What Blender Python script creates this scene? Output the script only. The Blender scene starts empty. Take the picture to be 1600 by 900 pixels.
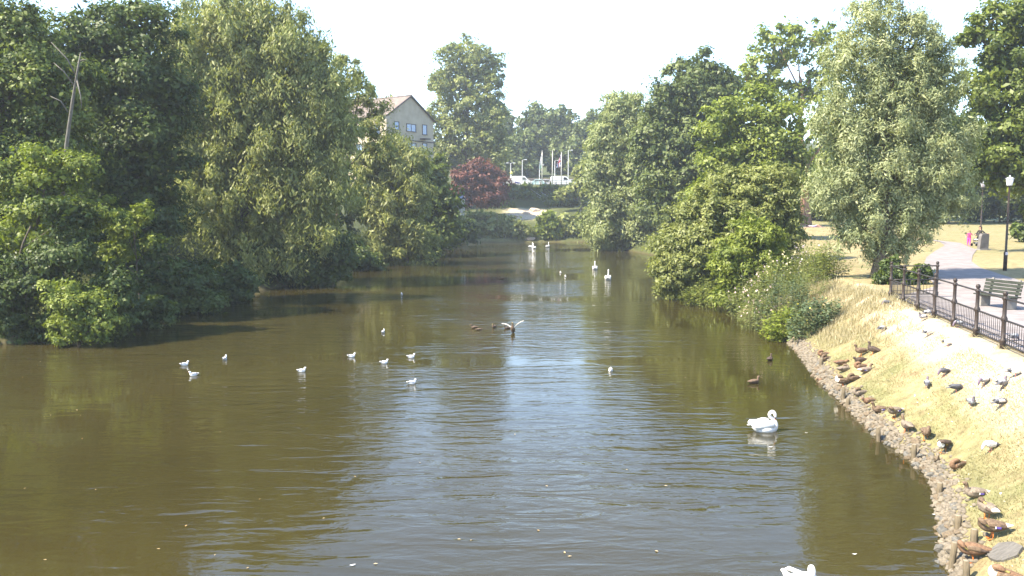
import bpy, bmesh, math, random
import numpy as np
from mathutils import Vector, Matrix

R = math.radians
sc = bpy.context.scene
col = sc.collection
random.seed(7)

# ------------------------------------------------------------------ camera
F_PX, HOR, CAMZ = 1300.0, 328.0, 5.8          # focal length and horizon row in photo pixels, eye height over water
cd = bpy.data.cameras.new('camera')
cam = bpy.data.objects.new('camera', cd)
col.objects.link(cam)
cd.sensor_width = 36.0
cd.lens = 36.0 * F_PX / 1600.0
cd.clip_start = 0.1
cd.clip_end = 6000
PITCH = math.atan((450 - HOR) / F_PX)
cam.location = (0, 0, CAMZ)
cam.rotation_euler = (math.pi / 2 - PITCH, 0, 0)
sc.camera = cam

# ------------------------------------------------------------------ light
SUN_EL, SUN_AZ = 48.0, -111.0                 # azimuth from +Y, clockwise positive: high on the left, a little behind the eye
wd = bpy.data.worlds.new('World')
sc.world = wd
wd.use_nodes = True
wn = wd.node_tree.nodes
sky = wn.new('ShaderNodeTexSky')
sky.sky_type = 'NISHITA'
sky.sun_disc = False
sky.sun_elevation = R(SUN_EL)
sky.sun_rotation = R(SUN_AZ)
sky.altitude = 50
sky.air_density = 1.0
sky.dust_density = 0.4
sky.ozone_density = 1.8
wd.node_tree.links.new(sky.outputs[0], wn['Background'].inputs[0])
wn['Background'].inputs[1].default_value = 0.15
sl = bpy.data.lights.new('sun', 'SUN')
sl.energy = 4.7
sl.angle = R(0.5)
sl.color = (1.0, 0.90, 0.72)
sun = bpy.data.objects.new('sun', sl)
col.objects.link(sun)
sdir = Vector((math.sin(R(SUN_AZ)) * math.cos(R(SUN_EL)), math.cos(R(SUN_AZ)) * math.cos(R(SUN_EL)), math.sin(R(SUN_EL))))
sun.rotation_euler = (-sdir).to_track_quat('-Z', 'Y').to_euler()
sun.location = (-60, -10, 80)
sc.view_settings.view_transform = 'Standard'
sc.view_settings.look = 'None'
sc.view_settings.exposure = 1.88
sc.view_settings.gamma = 1.0
sc.cycles.use_denoising = True
sc.cycles.max_bounces = 8
sc.cycles.transparent_max_bounces = 8
sc.cycles.diffuse_bounces = 3
sc.cycles.glossy_bounces = 3
sc.cycles.caustics_reflective = False
sc.cycles.caustics_refractive = False

# ------------------------------------------------------------------ materials
MATS = {}
def rgb(c): return (c[0], c[1], c[2], 1.0)
def mat(name, c, rough=0.7, c2=None, scale=6.0, bump=0.0, metal=0.0, detail=4, spec=0.3, stretch=None):
    """Principled with two colours mixed by noise (object space) and a fine bump."""
    if name in MATS: return MATS[name]
    m = bpy.data.materials.new(name); m.use_nodes = True
    nt = m.node_tree; b = nt.nodes['Principled BSDF']
    b.inputs['Roughness'].default_value = rough
    b.inputs['Metallic'].default_value = metal
    b.inputs['Specular IOR Level'].default_value = spec
    b.inputs['Base Color'].default_value = rgb(c)
    if c2 is not None or bump:
        tc = nt.nodes.new('ShaderNodeTexCoord')
        src = tc.outputs['Object']
        if stretch:
            mp = nt.nodes.new('ShaderNodeMapping'); mp.inputs['Scale'].default_value = stretch
            nt.links.new(src, mp.inputs[0]); src = mp.outputs[0]
        n = nt.nodes.new('ShaderNodeTexNoise')
        n.inputs['Scale'].default_value = scale; n.inputs['Detail'].default_value = detail
        nt.links.new(src, n.inputs['Vector'])
        if c2 is not None:
            rp = nt.nodes.new('ShaderNodeValToRGB')
            rp.color_ramp.elements[0].position = 0.35; rp.color_ramp.elements[0].color = rgb(c)
            rp.color_ramp.elements[1].position = 0.65; rp.color_ramp.elements[1].color = rgb(c2)
            nt.links.new(n.outputs['Fac'], rp.inputs[0]); nt.links.new(rp.outputs[0], b.inputs['Base Color'])
        if bump:
            bp = nt.nodes.new('ShaderNodeBump'); bp.inputs['Strength'].default_value = bump
            bp.inputs['Distance'].default_value = 0.02
            nt.links.new(n.outputs['Fac'], bp.inputs['Height']); nt.links.new(bp.outputs[0], b.inputs['Normal'])
    MATS[name] = m
    return m

def leaf_mat(name, ca, cb, trans=0.35, gloss=0.025, rough=0.5):
    if name in MATS: return MATS[name]
    m = bpy.data.materials.new(name); m.use_nodes = True
    nt = m.node_tree; nt.nodes.clear()
    N = nt.nodes.new; Lk = nt.links.new
    at_ = N('ShaderNodeAttribute'); at_.attribute_name = 'tint'
    mx = N('ShaderNodeMix'); mx.data_type = 'RGBA'
    mx.inputs[6].default_value = rgb(ca); mx.inputs[7].default_value = rgb(cb)
    Lk(at_.outputs['Fac'], mx.inputs[0])
    d = N('ShaderNodeBsdfDiffuse'); t = N('ShaderNodeBsdfTranslucent'); g = N('ShaderNodeBsdfGlossy')
    g.inputs['Roughness'].default_value = rough
    tw = N('ShaderNodeMix'); tw.data_type = 'RGBA'; tw.blend_type = 'MULTIPLY'; tw.inputs[0].default_value = 1.0
    tw.inputs[7].default_value = (1.15, 1.2, 0.55, 1)      # light through a leaf turns yellower
    Lk(mx.outputs[2], tw.inputs[6]); Lk(mx.outputs[2], d.inputs[0]); Lk(tw.outputs[2], t.inputs[0])
    m1 = N('ShaderNodeMixShader'); m1.inputs[0].default_value = trans
    m2 = N('ShaderNodeMixShader'); m2.inputs[0].default_value = gloss
    Lk(d.outputs[0], m1.inputs[1]); Lk(t.outputs[0], m1.inputs[2])
    Lk(m1.outputs[0], m2.inputs[1]); Lk(g.outputs[0], m2.inputs[2])
    o = N('ShaderNodeOutputMaterial'); Lk(m2.outputs[0], o.inputs[0])
    MATS[name] = m
    return m

# ------------------------------------------------------------------ object helpers
def link(o, parent=None):
    col.objects.link(o)
    if parent is not None: o.parent = parent
    return o
def tag(o, label=None, cat=None, group=None, kind=None):
    if label: o['label'] = label
    if cat: o['category'] = cat
    if group: o['group'] = group
    if kind: o['kind'] = kind
    return o
def empty(name, loc, rz=0.0, label=None, cat=None, group=None):
    o = bpy.data.objects.new(name, None); o.empty_display_size = 0.2
    o.location = loc; o.rotation_euler = (0, 0, rz)
    return tag(link(o), label, cat, group)
def mesh_obj(name, verts, faces, m, parent=None, smooth=True, mats=None, mi=None):
    me = bpy.data.meshes.new(name)
    me.from_pydata([tuple(v) for v in verts], [], faces)
    for q in (mats or [m]): me.materials.append(q)
    if mi is not None: me.polygons.foreach_set('material_index', np.asarray(mi, dtype=np.int32))
    if smooth: me.polygons.foreach_set('use_smooth', np.ones(len(me.polygons), dtype=bool))
    me.update()
    return link(bpy.data.objects.new(name, me), parent)
def bm_obj(name, bm, m, parent=None, smooth=False, bevel=0.0, seg=2):
    if bevel:
        bmesh.ops.bevel(bm, geom=list(bm.edges), offset=bevel, segments=seg, profile=0.6, affect='EDGES', clamp_overlap=True)
    bmesh.ops.recalc_face_normals(bm, faces=bm.faces)
    me = bpy.data.meshes.new(name); bm.to_mesh(me); bm.free()
    me.materials.append(m)
    if smooth: me.polygons.foreach_set('use_smooth', np.ones(len(me.polygons), dtype=bool))
    return link(bpy.data.objects.new(name, me), parent)
def box(bm, cx, cy, cz, sx, sy, sz, rot=None):
    M = Matrix.Translation((cx, cy, cz))
    if rot is not None: M = M @ rot
    M = M @ Matrix.Diagonal((sx, sy, sz, 1))
    return bmesh.ops.create_cube(bm, size=1.0, matrix=M)
def box_obj(name, c, s, m, parent=None, bevel=0.01, rot=None):
    bm = bmesh.new(); box(bm, *c, *s, rot); return bm_obj(name, bm, m, parent, bevel=bevel)
def tube_geo(pts, rad, n=8, cap=True):
    """verts, faces of a tube through pts with radii rad (round)."""
    P = [Vector(p) for p in pts]; V = []; Fc = []
    side = None
    for i, p in enumerate(P):
        t = (P[min(i + 1, len(P) - 1)] - P[max(i - 1, 0)])
        t = t.normalized() if t.length > 1e-9 else Vector((0, 0, 1))
        if side is None:
            side = t.cross(Vector((0, 0, 1)))
            if side.length < 1e-3: side = Vector((1, 0, 0))
        side = (side - t * side.dot(t)); side = side.normalized() if side.length > 1e-6 else Vector((1, 0, 0))
        up = t.cross(side)
        for k in range(n):
            a = 2 * math.pi * k / n
            V.append(p + (side * math.cos(a) + up * math.sin(a)) * rad[i])
    for i in range(len(P) - 1):
        for k in range(n):
            k2 = (k + 1) % n
            Fc.append((i * n + k, i * n + k2, (i + 1) * n + k2, (i + 1) * n + k))
    if cap:
        Fc.append(tuple(range(n))[::-1]); Fc.append(tuple((len(P) - 1) * n + k for k in range(n)))
    return V, Fc
def tube(name, pts, rad, m, parent=None, n=8):
    if not hasattr(rad, '__len__'): rad = [rad] * len(pts)
    V, Fc = tube_geo(pts, rad, n); return mesh_obj(name, V, Fc, m, parent)
def lathe(name, prof, m, parent=None, n=14, loc=(0, 0, 0)):
    V = []; Fc = []
    for r, z in prof:
        for k in range(n):
            a = 2 * math.pi * k / n; V.append((loc[0] + r * math.cos(a), loc[1] + r * math.sin(a), loc[2] + z))
    for i in range(len(prof) - 1):
        for k in range(n):
            k2 = (k + 1) % n; Fc.append((i * n + k, i * n + k2, (i + 1) * n + k2, (i + 1) * n + k))
    Fc.append(tuple(range(n))[::-1]); Fc.append(tuple((len(prof) - 1) * n + k for k in range(n)))
    return mesh_obj(name, V, Fc, m, parent)

# ------------------------------------------------------------------ terrain
RY = np.array([-60, 5, 13.2, 14.4, 16, 17.45, 19, 20.8, 24.2, 27.7, 31, 34.7, 38, 45, 51, 56, 62, 70, 80, 100, 122, 140, 151, 160], float)
RX = np.array([4, 5.6, 7.05, 7.66, 8.36, 9.0, 9.3, 9.35, 9.86, 10.4, 11.1, 11.9, 12.2, 12.6, 12.4, 11.9, 13.5, 16.5, 18.5, 19, 16, 14.5, 13, 12], float)
LY = np.array([-60, 20, 33.9, 36, 40, 53, 70, 98, 132, 151, 160], float)
LX = np.array([-32, -29, -26.5, -21.0, -19.4, -19.4, -16.0, -13.2, -11.6, -11.5, -11], float)
FENCE_A, FENCE_B = (12.76, 21.4), (15.5, 33.9)
def fence_x(y): return FENCE_A[0] + (y - FENCE_A[1]) * (FENCE_B[0] - FENCE_A[0]) / (FENCE_B[1] - FENCE_A[1])
def sstep(a, b, x):
    t = np.clip((x - a) / (b - a), 0, 1); return t * t * (3 - 2 * t)
def wob(x, y):
    return 0.5 * np.sin(x * 0.9 + 1.3 * np.sin(y * 0.37)) + 0.5 * np.sin(y * 0.71 + 1.7 * np.sin(x * 0.53 + 2.0))
def height(x, y):
    x = np.asarray(x, float); y = np.asarray(y, float)
    sr = x - np.interp(y, RY, RX); sl_ = np.interp(y, LY, LX) - x
    # right side: stone edge, grass slope, level park that climbs slowly
    plat = 2.2 + np.clip((y - 36) * 0.023, 0, 2.4)
    near = 1 - sstep(34, 44, y)
    w = np.where(y < 44, np.maximum(fence_x(np.minimum(y, 40)) - np.interp(y, RY, RX) - 0.75, 1.5), 5.0)
    t = np.clip((sr - 0.55) / w, 0, 1)
    hr = np.where(sr < 0.55, 0.42 * np.clip(sr / 0.55, -9, 1), 0.42 + (plat - 0.42) * (0.72 * t + 0.28 * sstep(0, 1, t)))
    hr = hr + np.where((sr > 0.6) & (sr < w), 0.035 * wob(x * 2.1, y * 2.1), 0) + sstep(60, 160, sr) * 10
    # left side
    hl = np.where(sl_ < 1.2, 0.7 * np.clip(sl_ / 1.2, -9, 1), 0.7 + 4.0 * sstep(1, 16, sl_) + 8.0 * sstep(14, 60, sl_) * sstep(40, 110, y) + 10 * sstep(60, 160, sl_))
    hl = hl + np.where(sl_ > 0.8, 0.12 * wob(x, y), 0)
    # far bank, embankment, car park terrace, hill
    sf = y - 150.5 - 0.8 * np.sin(x * 0.35)
    hf = np.where(sf < 1.5, 0.8 * np.clip(sf / 1.5, -9, 1), 0.8 + 2.6 * sstep(1.5, 13, sf) + 2.8 * np.clip((sf - 12) / 14, 0, 1) + 5.3 * sstep(27, 43, sf) + 4.0 * sstep(66, 84, sf) + 22 * sstep(84, 260, sf))
    hf = hf + np.where((sf > 1.5) & (sf < 40), 0.1 * wob(x, y), 0)
    land_side = np.maximum(np.where(sr > sl_, hr, hl), -9)
    h = np.maximum(land_side, hf)
    return np.maximum(h, -1.6)
def hz(x, y): return float(height(x, y))
def ray(px, py):
    """direction through a photo pixel with y-component 1 (so the parameter is the distance along +Y)."""
    v = Vector(((px - 800) / F_PX, 1.0, -(py - 450) / F_PX))
    v.rotate(Matrix.Rotation(-PITCH, 3, 'X'))
    return v / v.y
TS = np.concatenate([np.arange(6, 60, 0.02), np.arange(60, 420, 0.1)])
def ground_at(px, py, water=False):
    v = ray(px, py)
    if water:
        t = CAMZ / -v.z; return Vector((v.x * t, t, 0.0))
    z = CAMZ + v.z * TS; h = height(v.x * TS, TS)
    h = np.maximum(h, 0.0)
    i = np.argmax(z <= h)
    if z[i] > h[i]: i = len(TS) - 1
    t = TS[i]; return Vector((v.x * t, t, float(h[i])))
def pt(px, py, d):
    v = ray(px, py); return Vector((v.x * d, d, CAMZ + v.z * d))

def axis_coords(segs):
    out = []
    for a, b, s in segs: out += list(np.arange(a, b, s))
    out.append(segs[-1][1]); return np.array(out)
gx = axis_coords([(-3000, -600, 400), (-600, -120, 40), (-120, -30, 4), (-30, -8, 1.0), (-8, 6, 2.0), (6, 19, 0.16), (19, 40, 1.0), (40, 120, 4), (120, 600, 40), (600, 3000, 400)])
gy = axis_coords([(-2000, -60, 200), (-60, 8, 4), (8, 40, 0.2), (40, 60, 0.6), (60, 140, 1.6), (140, 240, 1.2), (240, 420, 6), (420, 3400, 200)])
GX, GY = np.meshgrid(gx, gy)
GZ = height(GX, GY)
nx_, ny_ = len(gx), len(gy)
V = np.stack([GX.ravel(), GY.ravel(), GZ.ravel()], 1)
ii = np.arange((ny_ - 1) * (nx_ - 1)); jj = ii % (nx_ - 1); kk = ii // (nx_ - 1)
Q = np.stack([kk * nx_ + jj, kk * nx_ + jj + 1, (kk + 1) * nx_ + jj + 1, (kk + 1) * nx_ + jj], 1)
def quads_mesh(name, V, Q, m, smooth=False, attrs=None):
    me = bpy.data.meshes.new(name)
    me.vertices.add(len(V)); me.vertices.foreach_set('co', np.ascontiguousarray(V, dtype=np.float32).ravel())
    me.loops.add(Q.size); me.loops.foreach_set('vertex_index', np.ascontiguousarray(Q, dtype=np.int32).ravel())
    me.polygons.add(len(Q)); me.polygons.foreach_set('loop_start', np.arange(0, Q.size, Q.shape[1], dtype=np.int32))
    me.materials.append(m)
    if smooth: me.polygons.foreach_set('use_smooth', np.ones(len(Q), dtype=bool))
    for k, a in (attrs or {}).items():
        at_ = me.attributes.new(k, 'FLOAT', 'POINT'); at_.data.foreach_set('value', np.ascontiguousarray(a, dtype=np.float32))
    me.update(calc_edges=True)
    return me

def ground_material():
    m = bpy.data.materials.new('ground_soil_and_grass'); m.use_nodes = True
    nt = m.node_tree; b = nt.nodes['Principled BSDF']; N = nt.nodes.new; Lk = nt.links.new
    b.inputs['Roughness'].default_value = 0.95; b.inputs['Specular IOR Level'].default_value = 0.1
    tc = N('ShaderNodeTexCoord')
    def noise(scale, detail=5, rough=0.6, st=None):
        n = N('ShaderNodeTexNoise'); n.inputs['Scale'].default_value = scale; n.inputs['Detail'].default_value = detail; n.inputs['Roughness'].default_value = rough
        if st:
            mp = N('ShaderNodeMapping'); mp.inputs['Scale'].default_value = st; Lk(tc.outputs['Object'], mp.inputs[0]); Lk(mp.outputs[0], n.inputs['Vector'])
        else: Lk(tc.outputs['Object'], n.inputs['Vector'])
        return n
    def ramp(src, stops):
        r = N('ShaderNodeValToRGB'); e = r.color_ramp.elements
        while len(e) < len(stops): e.new(0.5)
        for k, (p, c) in enumerate(stops): e[k].position = p; e[k].color = rgb(c)
        Lk(src, r.inputs[0]); return r.outputs[0]
    def mixc(f, a, c, mode='MIX'):
        x = N('ShaderNodeMix'); x.data_type = 'RGBA'; x.blend_type = mode
        if isinstance(f, float): x.inputs[0].default_value = f
        else: Lk(f, x.inputs[0])
        Lk(a, x.inputs[6]); Lk(c, x.inputs[7]); return x.outputs[2]
    def attr(n):
        a = N('ShaderNodeAttribute'); a.attribute_name = n; return a.outputs['Fac']
    big, mid, fine = noise(0.55, 5, 0.65), noise(2.6, 6, 0.7), noise(22, 5, 0.75)
    dry = ramp(mid.outputs['Fac'], [(0.28, (0.145, 0.100, 0.060)), (0.40, (0.245, 0.19, 0.105)), (0.58, (0.31, 0.262, 0.138)), (0.74, (0.36, 0.315, 0.195))])
    grn = ramp(mid.outputs['Fac'], [(0.3, (0.10, 0.118, 0.045)), (0.55, (0.175, 0.185, 0.078)), (0.75, (0.30, 0.265, 0.145))])
    soil = ramp(mid.outputs['Fac'], [(0.3, (0.36, 0.28, 0.19)), (0.7, (0.54, 0.46, 0.34))])
    damp = ramp(mid.outputs['Fac'], [(0.3, (0.05, 0.042, 0.02)), (0.7, (0.10, 0.085, 0.04))])
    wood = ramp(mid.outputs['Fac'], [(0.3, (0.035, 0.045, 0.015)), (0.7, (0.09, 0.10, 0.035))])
    g_mask = ramp(big.outputs['Fac'], [(0.52, (0, 0, 0)), (0.68, (0.8, 0.8, 0.8))])
    c = mixc(g_mask, dry, grn)
    gm = N('ShaderNodeMath'); gm.operation = 'MULTIPLY'; Lk(attr('lush'), gm.inputs[0]); gm.inputs[1].default_value = 1.0
    c = mixc(gm.outputs[0], c, grn)
    sm = N('ShaderNodeMath'); sm.operation = 'MULTIPLY_ADD'; sm.use_clamp = True
    Lk(noise(1.1, 6, 0.7).outputs['Fac'], sm.inputs[0]); sm.inputs[1].default_value = 2.4
    ad = N('ShaderNodeMath'); ad.operation = 'MULTIPLY_ADD'; Lk(attr('bare'), ad.inputs[0]); ad.inputs[1].default_value = 2.2; ad.inputs[2].default_value = -2.1
    Lk(ad.outputs[0], sm.inputs[2])
    c = mixc(sm.outputs[0], c, soil)
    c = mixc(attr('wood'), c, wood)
    c = mixc(attr('damp'), c, damp)
    fr = ramp(fine.outputs['Fac'], [(0.25, (0.62, 0.60, 0.55)), (0.55, (1, 1, 1)), (0.8, (1.15, 1.12, 1.0))])
    c = mixc(1.0, c, fr, 'MULTIPLY')
    Lk(c, b.inputs['Base Color'])
    bp = N('ShaderNodeBump'); bp.inputs['Strength'].default_value = 0.7; bp.inputs['Distance'].default_value = 0.05
    Lk(fine.outputs['Fac'], bp.inputs['Height']); Lk(bp.outputs[0], b.inputs['Normal'])
    return m
gxr, gyr = GX.ravel(), GY.ravel()
s_r = gxr - np.interp(gyr, RY, RX); s_l = np.interp(gyr, LY, LX) - gxr
fxd = fence_x(gyr) - gxr
lush = np.clip(0.75 * np.exp(-((s_r - 0.8) / 0.42) ** 2) * (0.55 + 0.45 * wob(gxr * 1.7, gyr * 1.3)) * (gyr < 36) + sstep(100, 140, gyr) * 0.8 + 0.25 * (s_r > 20), 0, 1)
bare = np.clip(np.exp(-((fxd - 0.6) / 1.1) ** 2) * (gyr < 40), 0, 1)
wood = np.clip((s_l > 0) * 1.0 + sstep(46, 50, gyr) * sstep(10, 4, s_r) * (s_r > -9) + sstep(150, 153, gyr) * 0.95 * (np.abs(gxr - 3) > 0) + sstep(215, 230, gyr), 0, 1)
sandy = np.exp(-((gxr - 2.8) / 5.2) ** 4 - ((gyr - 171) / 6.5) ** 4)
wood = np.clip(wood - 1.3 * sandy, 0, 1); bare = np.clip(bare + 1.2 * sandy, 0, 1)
damp = np.clip(1 - sstep(0.0, 0.3, GZ.ravel()), 0, 1)
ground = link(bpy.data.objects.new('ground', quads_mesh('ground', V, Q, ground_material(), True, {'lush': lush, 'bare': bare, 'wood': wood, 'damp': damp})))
tag(ground, 'grassy river banks and park ground', None, None, 'structure')

# ------------------------------------------------------------------ water
def water_material():
    m = bpy.data.materials.new('murky_river_water'); m.use_nodes = True
    nt = m.node_tree; b = nt.nodes['Principled BSDF']; N = nt.nodes.new; Lk = nt.links.new
    b.inputs['Roughness'].default_value = 0.03; b.inputs['IOR'].default_value = 1.38
    b.inputs['Specular IOR Level'].default_value = 0.5
    tc = N('ShaderNodeTexCoord')
    def noise(scale, st, detail=3, dist=0.0, rough=0.5):
        mp = N('ShaderNodeMapping'); mp.inputs['Scale'].default_value = st; Lk(tc.outputs['Object'], mp.inputs[0])
        n = N('ShaderNodeTexNoise'); n.inputs['Scale'].default_value = scale; n.inputs['Detail'].default_value = detail
        n.inputs['Distortion'].default_value = dist; n.inputs['Roughness'].default_value = rough
        Lk(mp.outputs[0], n.inputs['Vector']); return n.outputs['Fac']
    cl = N('ShaderNodeValToRGB'); cl.color_ramp.elements[0].color = rgb((0.028, 0.0228, 0.0066)); cl.color_ramp.elements[1].color = rgb((0.040, 0.0325, 0.0100))
    cl.color_ramp.elements[0].position = 0.35; cl.color_ramp.elements[1].position = 0.65
    Lk(noise(0.09, (1, 1, 1), 4), cl.inputs[0]); Lk(cl.outputs[0], b.inputs['Base Color'])
    # breeze patches: ripples fade in and out over a few metres
    patch = N('ShaderNodeMapRange'); patch.inputs[1].default_value = 0.42; patch.inputs[2].default_value = 0.57; patch.inputs[3].default_value = 0.10; patch.inputs[4].default_value = 1.0
    Lk(noise(0.075, (0.8, 1.0, 1), 3, 0.6), patch.inputs[0])
    fine = noise(2.3, (1.0, 2.2, 1), 3, 0.5, 0.55)
    swell = noise(0.75, (0.55, 1.9, 1), 2, 0.9)
    add = N('ShaderNodeMath'); add.operation = 'MULTIPLY_ADD'; Lk(swell, add.inputs[0]); add.inputs[1].default_value = 3.4; Lk(fine, add.inputs[2])
    bp = N('ShaderNodeBump'); bp.inputs['Distance'].default_value = 0.045
    st = N('ShaderNodeMath'); st.operation = 'MULTIPLY'; Lk(patch.outputs[0], st.inputs[0]); st.inputs[1].default_value = 0.36
    Lk(st.outputs[0], bp.inputs['Strength']); Lk(add.outputs[0], bp.inputs['Height']); Lk(bp.outputs[0], b.inputs['Normal'])
    return m
water = mesh_obj('river_water', [(-45, -60, 0), (30, -60, 0), (30, 158, 0), (-45, 158, 0)], [(0, 1, 2, 3)], water_material(), smooth=False)
tag(water, 'murky olive brown river water', None, None, 'structure')

# ------------------------------------------------------------------ paved path
pave = mat('path_tarmac', (0.185, 0.160, 0.153), 0.9, (0.25, 0.22, 0.21), 1.7, 0.35, detail=8)
def path_strip():
    Lp = [(fence_x(y) + 0.25, y) for y in (8, 12, 16, 20, 24, 28, 32, 34.2)]
    Rp = [(40, 8), (40, 12), (40, 16), (40, 20), (40, 24), (40, 28), (37, 32), (32, 35)]
    more_l = [(1462, 448), (1448, 432), (1442, 416), (1448, 402), (1462, 392), (1476, 384), (1468, 378), (1430, 372)]
    more_r = [(1640, 452), (1600, 441), (1562, 429), (1532, 419), (1518, 409), (1520, 399), (1526, 391), (1500, 380)]
    for a, b in zip(more_l, more_r):
        g = ground_at(*a); Lp.append((g.x, g.y)); g = ground_at(*b); Rp.append((g.x, g.y))
    V = []; Fc = []; n = 7
    def dens(P):
        out = []
        for i in range(len(P) - 1):
            for k in range(4):
                t = k / 4; out.append((P[i][0] + (P[i + 1][0] - P[i][0]) * t, P[i][1] + (P[i + 1][1] - P[i][1]) * t))
        out.append(P[-1]); return out
    A, B = dens(Lp), dens(Rp)
    for a, b in zip(A, B):
        for k in range(n + 1):
            t = k / n; x = a[0] + (b[0] - a[0]) * t; y = a[1] + (b[1] - a[1]) * t
            V.append((x, y, hz(x, y) + 0.03))
    for i in range(len(A) - 1):
        for k in range(n):
            Fc.append((i * (n + 1) + k, i * (n + 1) + k + 1, (i + 1) * (n + 1) + k + 1, (i + 1) * (n + 1) + k))
    o = mesh_obj('path', V, Fc, pave)
    tag(o, 'pale tarmac path through the park', None, None, 'structure')
path_strip()

# ------------------------------------------------------------------ foliage
rng = np.random.default_rng(11)
def unit(v): return v / np.maximum(np.linalg.norm(v, axis=-1, keepdims=True), 1e-9)
LEAF_COUNT = [0]
def leaf_mesh(name, P, T, S, L, W, tint, m):
    """P base points, T leaf direction, S side direction, L length, W width: one folded rhombus each."""
    n = len(P)
    L = L[:, None]; W = W[:, None]
    nrm = np.cross(T, S)
    v0 = P; v1 = P + T * L * 0.42 + S * W * 0.5 + nrm * W * 0.12; v2 = P + T * L; v3 = P + T * L * 0.42 - S * W * 0.5 + nrm * W * 0.12
    V = np.stack([v0, v1, v2, v3], 1).reshape(-1, 3)
    Q = np.arange(4 * n).reshape(n, 4)
    LEAF_COUNT[0] += n
    return quads_mesh(name, V, Q, m, False, {'tint': np.repeat(tint, 4)})
def foliage_points(lobes, n_clump, n_leaf, clump_r, leaf_len, aspect=0.55, droop=0.0, flat=0.65, seed=0, inner=0.18, spread=0.85, up_bias=0.45):
    r = np.random.default_rng(seed)
    lob = np.array([(c.x, c.y, c.z, a, b, h) for (c, a, b, h) in lobes])
    wts = (lob[:, 3] * lob[:, 5]) ** 0.9; wts /= wts.sum()
    C = []; O = []
    tries = 0
    while len(C) < n_clump and tries < n_clump * 30:
        tries += 1
        k = r.choice(len(lob), p=wts)
        d = unit(r.normal(size=3)); d[2] = d[2] * 0.9 + 0.1; d = unit(d)
        rad = 0.60 + 0.42 * r.random() ** 0.7 + (0.16 if r.random() < 0.16 else 0.0)
        p = lob[k, :3] + d * lob[k, 3:] * rad
        q = (p - lob[:, :3]) / lob[:, 3:]
        dd = np.sqrt((q ** 2).sum(1)); dd[k] = 9
        if dd.min() < 0.62: continue
        C.append(p); O.append(unit(d / lob[k, 3:]))
    C = np.array(C); O = np.array(O); nc = len(C)
    cr = clump_r * (0.45 + 1.05 * r.random(nc) ** 1.3); ctint = r.random(nc)
    idx = np.repeat(np.arange(nc), n_leaf); n = len(idx)
    d = unit(r.normal(size=(n, 3)))
    rr = np.minimum(1.75, np.abs(r.normal(0.66, 0.34, n)))
    off = d * rr[:, None] * cr[idx][:, None]
    off[:, 2] *= flat
    off += O[idx] * (r.random(n) * 0.3 * cr[idx])[:, None]
    P = C[idx] + off
    if droop: P[:, 2] -= (r.random(n) ** 1.5) * droop * cr[idx]
    nd = unit(d * 0.7 + O[idx] * 0.5 + np.array([0, 0, up_bias]) + r.normal(size=(n, 3)) * spread * 0.5)
    tint = np.clip(0.12 + 0.62 * ctint[idx] + r.normal(size=n) * 0.17, 0, 1)
    Ls = leaf_len * np.clip(np.exp(r.normal(0, 0.33, n)), 0.45, 1.9)
    if inner:
        m = int(n * inner)
        k = r.choice(len(lob), m, p=wts)
        di = unit(r.normal(size=(m, 3)))
        Pi = lob[k, :3] + di * lob[k, 3:] * (0.80 * r.random(m) ** 0.45)[:, None]
        P = np.concatenate([P, Pi]); nd = np.concatenate([nd, unit(r.normal(size=(m, 3)))])
        tint = np.concatenate([tint, np.clip(0.3 + 0.25 * r.normal(size=m), 0, 1)]); Ls = np.concatenate([Ls, leaf_len * 2.0 * (0.7 + 0.6 * r.random(m))])
    n = len(P)
    T = unit(np.cross(nd, r.normal(size=(n, 3))))
    if droop:
        T = unit(T * 0.8 + np.array([0, 0, -0.7 * min(droop, 1.6)]))
    else: T = unit(T + np.array([0, 0, -0.25]))
    S = unit(np.cross(nd, T))
    return C, P, T, S, Ls, Ls * aspect, tint
bark = mat('bark_brown', (0.075, 0.055, 0.038), 0.9, (0.15, 0.12, 0.085), 5.0, 0.8, stretch=(3, 3, 0.6))
bark_red = mat('bark_reddish', (0.20, 0.105, 0.06), 0.9, (0.32, 0.19, 0.12), 4.0, 0.8, stretch=(3, 3, 0.6))
bark_pale = mat('bark_pale_dead_wood', (0.11, 0.098, 0.08), 0.9, (0.18, 0.163, 0.135), 6.0, 0.6, stretch=(3, 3, 0.6))
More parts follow.
